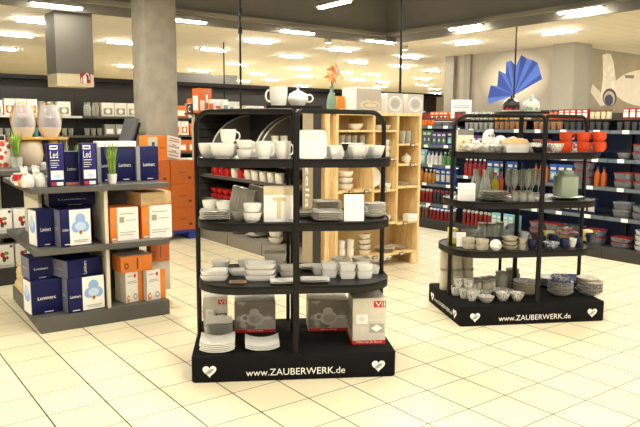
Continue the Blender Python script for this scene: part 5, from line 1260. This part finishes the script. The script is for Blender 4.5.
for i, px in enumerate((242, 250, 258, 266)):
    use('whc', lambda: cup('white_cup', 'cup', .045, .07, WHITE), GG(px, .22, 1.04), i, 'white cup on the upper shelf between the arches '+gg, 'white cups between arches')
for i, px in enumerate((274, 281)): use('jarc', lambda: jar('cream_jar', 'jar', .045, .16, CREAM, CREAM, .02, .9), GG(px, .2, 1.04), 0, ['left', 'right'][i]+' tall cream jar on the upper shelf '+gg)

# ================================================================== ORANGE CARTONS ON THE BLUE PALLET
r = T('pallet', 'low blue plastic pallet under the stack of orange cartons', 'pallet', (3.3, 7.8, 0))
PB = P('blue_plastic', '28409a', .45)
MB().box(-.52, 0, .09, .5, .5, .12).build('deck', PB, r)
for x in (-.5, -.05, .4): MB().box(x, .02, 0, x+.09, .48, .09).build('runner', PB, r)
def oc(): return carton('orange_carton', 'box', .325, .34, .298, [ORANGED, INK, ORANGE], [('front', 'rect', 1, .35, .47, .62, .5), ('front', 'rect', 1, .72, .2, .85, .3), ('left', 'rect', 2, 0, 0, 1, 1)])
for k in range(3):
    for i in range(3):
        use('oc', oc, (2.96+.335*i, 7.99, .121+.2995*k), 0, ['left', 'middle', 'right'][i]+' orange carton in the '+['bottom', 'middle', 'top'][k]+' layer of the pallet stack')
o = carton('orange_carton', 'box', .25, .28, .31, [ORANGE, PAPERG, INK], [('front', 'rect', 1, .0, .1, .5, .95), ('front', 'rect', 2, .2, .5, .35, .75), ('front', 'rect', 2, .6, .5, .85, .53)])
tag(put(o, (3.33, 8.02, .121+.2995*3), 0), 'bright orange carton set on top of the pallet stack, half white', 'box')
p = on(1, 7.92, 173.5, 158)
r = T('price_sign', 'leaning white sign card with red text on the orange carton stack', 'sign', (p.x, 7.93, 1.0215), .1)
M = Matrix.Rotation(.22, 4, 'Y') @ Matrix.Rotation(-.25, 4, 'X')
b = MB().box(-.1, 0, .026, .1, .006, .31, 0, M)
for v, k_, m_ in ((.27, .7, 1), (.24, .8, 1), (.19, .3, 2), (.165, .75, 1), (.11, .35, 1), (.09, .8, 2), (.05, .7, 1)): b.box(-.1*k_, -.001, v, .1*k_, 0, v+.014, m_, M)
b.build('card', [PAPER, P('coral_print', 'd06a50', .5), INKG], r)
MB().box(-.09, 0, 0, .09, .1, .006).build('foot', CLEAR, r)

# price-check screen on the column
p = on(0, 3.35, 135, 133)
r = T('wall_mounted_screen', 'dark tilted price check screen fixed to the concrete column', 'screen', (3.41, 9.05, 1.36), -PI/2+.2)
MB().prism(rrect(-.16, -.2, .16, .2, .02), 0, .03, 0, Matrix.Rotation(PI/2-.35, 4, 'X')).build('screen', P('grey_screen', '5e6066', .3), r)
MB().prism(rrect(-.13, -.16, .13, .16, .02), -.06, 0, 0, Matrix.Rotation(PI/2-.35, 4, 'X')).build('rear_case', BLACK, r)
MB().tube([(0, .02, 0), (0, .14, .0)], .03, 8).build('bracket', BLACK, r)

# ================================================================== THE LONG DARK SHELVING AT THE BACK
BY = 13.0
bk = Fr((-3.2, BY), 0)
BLEV = (.5, .9, 1.25, 1.62)
units = [(-3.2, 2.4), (-.8, 2.4), (1.6, 2.4), (4.0, 1.6), (5.6, 3.2), (8.8, 2.4), (11.2, 3.0)]
for i, (x0, w) in enumerate(units):
    r = T('wall_shelving', ['dark back shelving bay at the far left edge', 'dark back shelving bay behind the vases', 'dark back shelving bay under the hanging box', 'dark back shelving bay left of the concrete column', 'dark back shelving bay right of the concrete column', 'dark back shelving bay behind the near stand', 'dark back shelving bay above the wooden shelf cartons'][i], 'shelving', (x0, BY, 0))
    MB().box(.004, 0, 0, w-.004, .5, .15).build('base', CHAR, r)
    b = MB().box(.004, .5, .15, w-.004, .55, 2.3)
    for z in (2.0, 2.22): b.box(.004, .494, z, w-.004, .5, z+.01)
    b.build('back_panel', CHAR, r)
    MB().box(.004, .30, 2.3, w-.004, .55, 2.38).build('header', BLACK, r)
    for z in BLEV:
        MB().box(.006, .04, z-.03, w-.006, .5, z).box(.006, .03, z-.035, w-.006, .04, z+.005, 1).build('shelf', [CHAR, P('lit_rail', 'c9cdc8', .4) if (i < 3 and z > 1.5) else P('dark_rail', '4a463f', .5)], r)  # white light along the upper left shelf edge is painted into its rail
bn = ['far left', 'vase', 'hanging box', 'column', 'orange', 'near-stand', 'wooden-shelf']
def bkrow(i, z, seq, y=.16):
    x0, w = units[i]; x = x0+.06
    k = 0
    while x < x0+w-.3:
        key, mk_, wd_, st, sh, words_ = seq[k % len(seq)]; n = random.choice((2, 2, 3, 3)); k += 1
        for j in range(n):
            if x+wd_ > x0+w-.05: break
            for q in range(st):
                lb = words_+' on the back wall shelf, '+bn[i]+' bay, '+{.5: 'low', .9: 'lower', 1.25: 'middle', 1.62: 'upper'}[z]+' board'
                use(key, mk_, (x+wd_/2, BY+y, z+.001+q*sh), random.uniform(-.05, .05), lb, lb)
            x += wd_+.012
        x += random.uniform(.005, .03)
def bc(c, c2, w, h): return lambda: carton('stored_carton', 'box', w, .18, h, [hue(c), hue(c2), PAPER], [('front', 'rect', 1, .15, .15, .85, .6), ('front', 'ell', 2, .3, .2, .7, .55)])
gj = lambda: jar('glass_jar', 'jar', .07, .24, CLEAR, hue('grey'), .03)
K = {'w': ('bcw', bc('white', 'grey', .24, .27), .24, 1, 0, 'white carton'), 'w2': ('bcw2', bc('white', 'beige', .2, .13), .2, 2, .131, 'flat white carton'), 'o': ('bco', bc('white', 'orange', .18, .3), .18, 1, 0, 'white carton with orange print'),
     'O': ('bcO', bc('orange', 'white', .26, .25), .26, 1, 0, 'orange carton'), 'j': ('bcj', gj, .145, 1, 0, 'clear glass jar'), 'g': ('bcg', bc('white', 'green', .16, .3), .16, 1, 0, 'white carton with green print'), 't': ('bct', lambda: tumbler('drinking_glass', 'glass', .045, .15, hue('teal')), .1, 1, 0, 'teal tumbler'),
     'b': ('bcb', lambda: tumbler('drinking_glass', 'glass', .05, .14, glass('grey_glass', 'c4c4b6', .4, .1)), .11, 1, 0, 'grey tumbler'), 'e': ('bce', bc('beige', 'white', .22, .2), .22, 1, 0, 'beige carton'), 'd': ('bcd', bc('grey', 'white', .2, .22), .2, 1, 0, 'grey carton')}
def seq(s): return [K[c] for c in s.split()]
bkrow(1, 1.62, seq('w2 w j w2 e')); bkrow(2, 1.62, seq('w2 w o j w')); bkrow(3, 1.62, seq('j w w g d')); bkrow(4, 1.62, seq('O o O e')); bkrow(5, 1.62, seq('w2 O d w e')); bkrow(6, 1.62, seq('O e w d'))
bkrow(1, 1.25, seq('b t b e')); bkrow(2, 1.25, seq('t t b b')); bkrow(3, 1.25, seq('b d g b')); bkrow(4, 1.25, seq('o O w O')); bkrow(5, 1.25, seq('O b w'))
bkrow(4, .9, seq('O w o d')); bkrow(4, .5, seq('w O d')); bkrow(5, .9, seq('e O w'))
for x, z, w_, h_ in ((7.05, 1.871, .3, .26), ):
    pass
# cartons on the top board of the grey gondola
def gtop(px, y, w, h, c, c2, label):
    o = carton('stored_carton', 'box', w, .16, h, [hue(c), hue(c2), PAPER], [('front', 'rect', 2, .55, .4, .7, .75), ('left', 'rect', 1, .1, .1, .9, .7), ('front', 'rect', 1, .1, .1, .45, .5)])
    q_ = GGF.w(max(GGF.lx(px, y, 1.621), -.24), y, 1.621)
    tag(put(o, q_, random.uniform(-.1, .1)), label, 'box')
gtop(205.5, .1, .19, .31, 'orange', 'white', 'tallest orange carton on top of the grey gondola')
gtop(192.5, .1, .15, .19, 'orange', 'white', 'low orange carton beside the letter sign, on top of the grey gondola')
gtop(216.5, .2, .2, .17, 'white', 'orange', 'white carton with orange print on top of the grey gondola')
gtop(229, .3, .15, .14, 'white', 'grey', 'low white carton on top of the grey gondola, right of the orange print one')
gtop(244, .6, .16, .1, 'beige', 'grey', 'low beige carton on top of the grey gondola near the rod')
gtop(255, .6, .16, .09, 'white', 'grey', 'flat white carton on top of the grey gondola, left of the teapots')
gtop(318, .5, .14, .15, 'orange', 'white', 'orange carton on top of the grey gondola, right of the teapots') if False else None

# ---- settle: small shifts in metres that keep neighbouring things from touching
SETTLE = {
    'cereal_bowl': (0.0099, 0.0057, 0), 'cereal_bowl.001': (-0.0142, 0.0011, 0), 'tea_cup': (-0.0142, 0.0011, 0), 'low_cup': (-0.0013, -0.0053, 0),
    'low_cup.001': (-0.0013, -0.0053, 0), 'mug': (0.0053, -0.0081, 0), 'mug.001': (0.0106, -0.0057, 0), 'tea_cup.002': (-0.0024, -0.0018, 0),
    'spice_pot': (0.0024, 0.0018, 0), 'square_bowl': (-0.0027, 0.0013, 0), 'wavy_bowl': (0.0027, -0.0013, 0), 'creamer': (-0.0027, 0.0013, 0),
    'sugar_pot': (0.0027, -0.0013, 0), 'square_plate.001': (-0.0054, 0.0059, 0), 'square_plate.002': (-0.0054, 0.0059, 0), 'square_plate.003': (-0.0054, 0.0059, 0),
    'square_plate.004': (-0.0054, 0.0059, 0), 'square_plate.005': (-0.0054, 0.0059, 0), 'low_cup.002': (-0.0041, 0.008, 0), 'low_cup.003': (0.0041, -0.008, 0),
    'grey_bowl': (0.0054, -0.0059, 0), 'deep_bowl': (-0.0052, 0.0031, 0), 'deep_bowl.001': (-0.0052, 0.0031, 0), 'gift_carton': (0.0052, -0.0031, 0),
    'dessert_plate': (-0.0371, 0.0184, 0), 'dessert_plate.001': (-0.0371, 0.0184, 0), 'dessert_plate.002': (-0.0371, 0.0184, 0), 'square_plate.006': (-0.0054, -0.0151, 0),
    'square_plate.007': (-0.0054, -0.0151, 0), 'square_plate.008': (-0.0054, -0.0151, 0), 'square_plate.009': (-0.0054, -0.0151, 0),
    'square_plate.010': (-0.0054, -0.0151, 0), 'grey_plate': (0.038, 0.0012, 0), 'grey_plate.001': (0.038, 0.0012, 0), 'grey_plate.002': (0.038, 0.0012, 0),
    'grey_plate.003': (0.038, 0.0012, 0), 'grey_plate.004': (0.038, 0.0012, 0), 'grey_plate.005': (0.038, 0.0012, 0), 'grey_plate.006': (0.038, 0.0012, 0),
    'price_display': (0.0093, -0.0165, 0), 'rectangular_dish.002': (-0.018, 0.0152, 0), 'serving_tray': (-0.0041, 0.0113, 0), 'serving_tray.001': (-0.0041, 0.0113, 0),
    'serving_tray.002': (-0.0041, 0.0113, 0), 'flat_plate': (0.0041, -0.0113, 0), 'flat_plate.001': (0.0041, -0.0113, 0), 'rectangular_dish.003': (0.022, -0.0156, 0),
    'small_square_dish.006': (-0.0374, 0.0142, 0), 'grey_plate.007': (-0.0048, -0.0064, 0), 'grey_plate.008': (-0.0048, -0.0064, 0), 'grey_plate.009': (-0.0048, -0.0064, 0),
    'grey_plate.010': (-0.0048, -0.0064, 0), 'grey_plate.011': (-0.0048, -0.0064, 0), 'grey_plate.012': (-0.0048, -0.0064, 0), 'grey_plate.013': (-0.0048, -0.0064, 0),
    'grey_plate.014': (-0.0048, -0.0064, 0), 'grey_plate.015': (-0.0048, -0.0064, 0), 'small_placard': (0.0048, 0.0064, 0), 'glassware_carton.004': (0.0109, -0.0049, 0),
    'glassware_carton.005': (-0.0109, 0.0049, 0), 'glassware_carton.006': (0.0109, -0.0049, 0), 'glassware_carton.007': (-0.0109, 0.0049, 0),
    'lamp_carton': (-0.0052, -0.017, 0), 'lamp_carton.001': (0.0308, -0.0116, 0), 'glassware_carton.008': (0.0007, 0.0029, 0), 'glassware_carton.009': (-0.0051, -0.0031, 0),
    'glassware_carton.010': (-0.0037, 0.002, 0), 'glassware_carton.011': (-0.0135, 0.0099, 0), 'glassware_carton.012': (0.0146, 0.0033, 0),
    'glassware_carton.013': (0.0077, -0.0121, 0), 'flat_carton': (-0.0135, 0.0099, 0), 'ceramic_rabbit': (-0.0149, -0.0015, 0), 'ceramic_rabbit.002': (-0.0265, 0.008, 0),
    'flat_carton.002': (0.0151, 0.0193, 0), 'handled_vase': (-0.015, 0, 0), 'handled_vase.001': (0.015, 0, 0), 'gift_bag': (-0.0228, 0.0195, 0),
    'potted_grass.001': (0.0228, -0.0195, 0), 'potted_grass.002': (0.0341, 0.0259, 0), 'white_ceramic_ball': (-0.0049, 0.0076, 0), 'ceramic_owl': (0.0045, -0.0016, 0),
    'white_canister': (0.0007, -0.003, 0), 'white_canister.001': (-0.0038, 0.0013, 0), 'long_platter': (-0.0264, 0.0142, 0), 'bread_tray': (0.0091, 0.0179, 0),
    'patterned_bowl': (0.0253, -0.0126, 0), 'orange_mug': (-0.0319, 0.0273, 0), 'orange_mug.001': (-0.0024, -0.006, 0), 'orange_mug.002': (0.03, -0.0257, 0.003),
    'orange_mug.003': (-0.0319, 0.0273, 0), 'orange_mug.004': (-0.0024, -0.006, 0), 'orange_mug.005': (0.03, -0.0257, 0.003), 'orange_mug.006': (0.0097, -0.0081, 0),
    'orange_mug.007': (-0.0185, 0.0099, 0), 'patterned_bowl.003': (0.0088, -0.0018, 0), 'card_pack': (0.008, 0.0001, 0), 'glass_carafe': (-0.001, 0.0059, 0),
    'glass_carafe.001': (-0.0012, -0.0039, 0), 'oil_bottle': (0.0022, -0.002, 0), 'tall_glass.002': (-0.0078, -0.0122, 0), 'tall_glass.003': (-0.0003, -0.006, 0),
    'square_dish': (-0.0077, 0.0163, 0), 'square_dish.001': (-0.0077, 0.0163, 0), 'square_dish.002': (-0.0018, -0.001, 0), 'square_dish.003': (-0.0018, -0.001, 0),
    'white_dome': (0.0095, -0.0153, 0), 'glass_tray': (0.0117, -0.0243, 0), 'glass_bowl': (-0.0117, 0.0243, 0), 'glass_bowl.001': (-0.0117, 0.0243, 0),
    'storage_jar': (-0.0022, 0.0021, 0), 'storage_jar.001': (0.0022, -0.0021, 0), 'cobalt_cup.001': (-0.0057, 0.0019, 0), 'white_mug.001': (0.0057, -0.0019, 0),
    'tall_jar': (-0.0089, 0.0081, 0), 'tall_jar.001': (-0.0089, 0.0081, 0), 'tall_jar.002': (-0.0025, -0.0042, 0), 'tall_jar.003': (-0.0025, -0.0042, 0),
    'tall_jar.004': (0.0074, 0.0043, 0), 'tall_jar.005': (0.0074, 0.0043, 0), 'tall_jar.006': (-0.014, -0.0384, 0), 'tall_jar.007': (-0.014, -0.0384, 0),
    'tall_jar.008': (0.0067, -0.0123, 0), 'tall_jar.009': (0.0067, -0.0123, 0), 'short_jar': (0.002, 0.0007, 0), 'short_jar.001': (-0.0079, 0.009, 0),
    'short_jar.002': (0.0038, -0.001, 0), 'short_jar.003': (0.0021, 0.0087, 0), 'short_jar.004': (0.0039, -0.0081, 0), 'short_jar.006': (-0.0013, 0.0059, 0),
    'honey_jar': (0.0013, -0.0059, 0), 'honey_jar.001': (0.0351, 0.0384, 0), 'lace_bowl': (0.0047, -0.018, 0), 'patterned_cup': (-0.0125, 0.0019, 0),
    'patterned_cup.002': (-0.0028, -0.0012, 0), 'patterned_cup.003': (0.0099, 0.0091, 0), 'patterned_cup.004': (-0.0212, 0.0015, 0),
    'patterned_cup.005': (0.0004, -0.003, 0), 'patterned_cup.006': (-0.0125, 0.0019, 0), 'patterned_bowl.006': (0.0242, -0.0106, 0),
    'patterned_bowl.007': (-0.0025, 0.0016, 0), 'patterned_bowl.008': (0.0025, -0.0016, 0), 'blue_plate': (0.0284, -0.0121, 0), 'blue_plate.001': (0.0284, -0.0121, 0),
    'blue_plate.002': (0.0284, -0.0121, 0), 'blue_plate.003': (0.0284, -0.0121, 0), 'grey_plate.017': (-0.0246, 0.0204, 0), 'grey_plate.018': (-0.0246, 0.0204, 0),
    'grey_plate.019': (-0.0246, 0.0204, 0), 'grey_plate.020': (-0.0246, 0.0204, 0), 'grey_plate.021': (-0.0246, 0.0204, 0), 'spice_jar': (-0.008, 0.0001, 0),
    'spice_jar.001': (-0.008, 0.0001, 0), 'spice_jar.002': (-0.012, -0.0001, 0), 'spice_jar.003': (-0.016, 0, 0), 'spice_jar.004': (-0.004, -0.0001, 0),
    'spice_jar.005': (-0.008, 0, 0), 'spice_jar.006': (-0.016, 0.0002, 0), 'spice_jar.007': (-0.008, -0.0001, 0), 'spice_jar.008': (-0.008, 0.0001, 0),
    'packet.020': (0.0002, 0.003, 0), 'packet.021': (-0.0031, 0.0086, 0), 'packet.022': (0.0241, 0.0118, 0), 'white_bowl.001': (0.0482, 0.0081, 0),
    'small_bowl': (-0.0172, -0.0089, 0), 'small_bowl.001': (-0.035, 0.0007, 0), 'drinking_glass.040': (0.016, -0, 0), 'drinking_glass.043': (0.04, 0, 0),
    'drinking_glass.044': (-0.019, -0, 0), 'drinking_glass.045': (0.019, -0, 0), 'sugar_pot.002': (0.04, -0, 0), 'round_plate': (-0.016, 0.0001, 0),
    'round_plate.001': (-0.016, 0.0001, 0), 'white_carton': (-0.0102, -0.0422, 0), 'coffee_cup': (-0.0261, 0.0094, 0), 'coffee_cup.001': (-0.0261, 0.0094, 0),
    'coffee_cup.002': (-0.0261, 0.0094, 0), 'teapot': (-0.076, 0, 0), 'coffee_cup.004': (-0.0345, 0.0098, 0), 'white_bowl.002': (-0.0403, -0.0225, 0),
    'round_plate.002': (0.048, -0.0005, 0), 'orange_carton': (-0.0317, 0.0225, 0), 'round_plate.003': (-0.0059, -0.0011, 0), 'round_plate.004': (-0.0059, -0.0011, 0),
    'round_plate.005': (-0.0059, -0.0011, 0), 'round_plate.006': (-0.0901, 0.0014, 0), 'round_plate.007': (-0.0901, 0.0014, 0), 'dinnerware_carton': (0.0135, -0.0064, 0),
    'orange_pack': (-0.0135, 0.0064, 0), 'red_mug.004': (-0.0207, 0.0519, 0), 'white_cup.003': (-0.0212, 0.0422, 0), 'orange_carton.002': (-0.003, 0.0005, 0),
    'orange_carton.003': (0.003, -0.0005, 0), 'orange_carton.005': (-0.003, 0.0005, 0), 'orange_carton.006': (0.003, -0.0005, 0), 'orange_carton.008': (-0.003, 0.0005, 0),
    'orange_carton.009': (0.003, -0.0005, 0), 'orange_carton.010': (-0.003, 0.0005, 0), 'price_sign': (0.003, -0.0005, 0), 'stored_carton.117': (-0.0295, 0.0361, 0),
    'stored_carton.119': (0.0184, -0.0122, 0), 'stored_carton.120': (0.0181, -0.0276, 0),
}
for n_, d_ in SETTLE.items():
    if n_ in bpy.data.objects: bpy.data.objects[n_].location += Vector(d_)
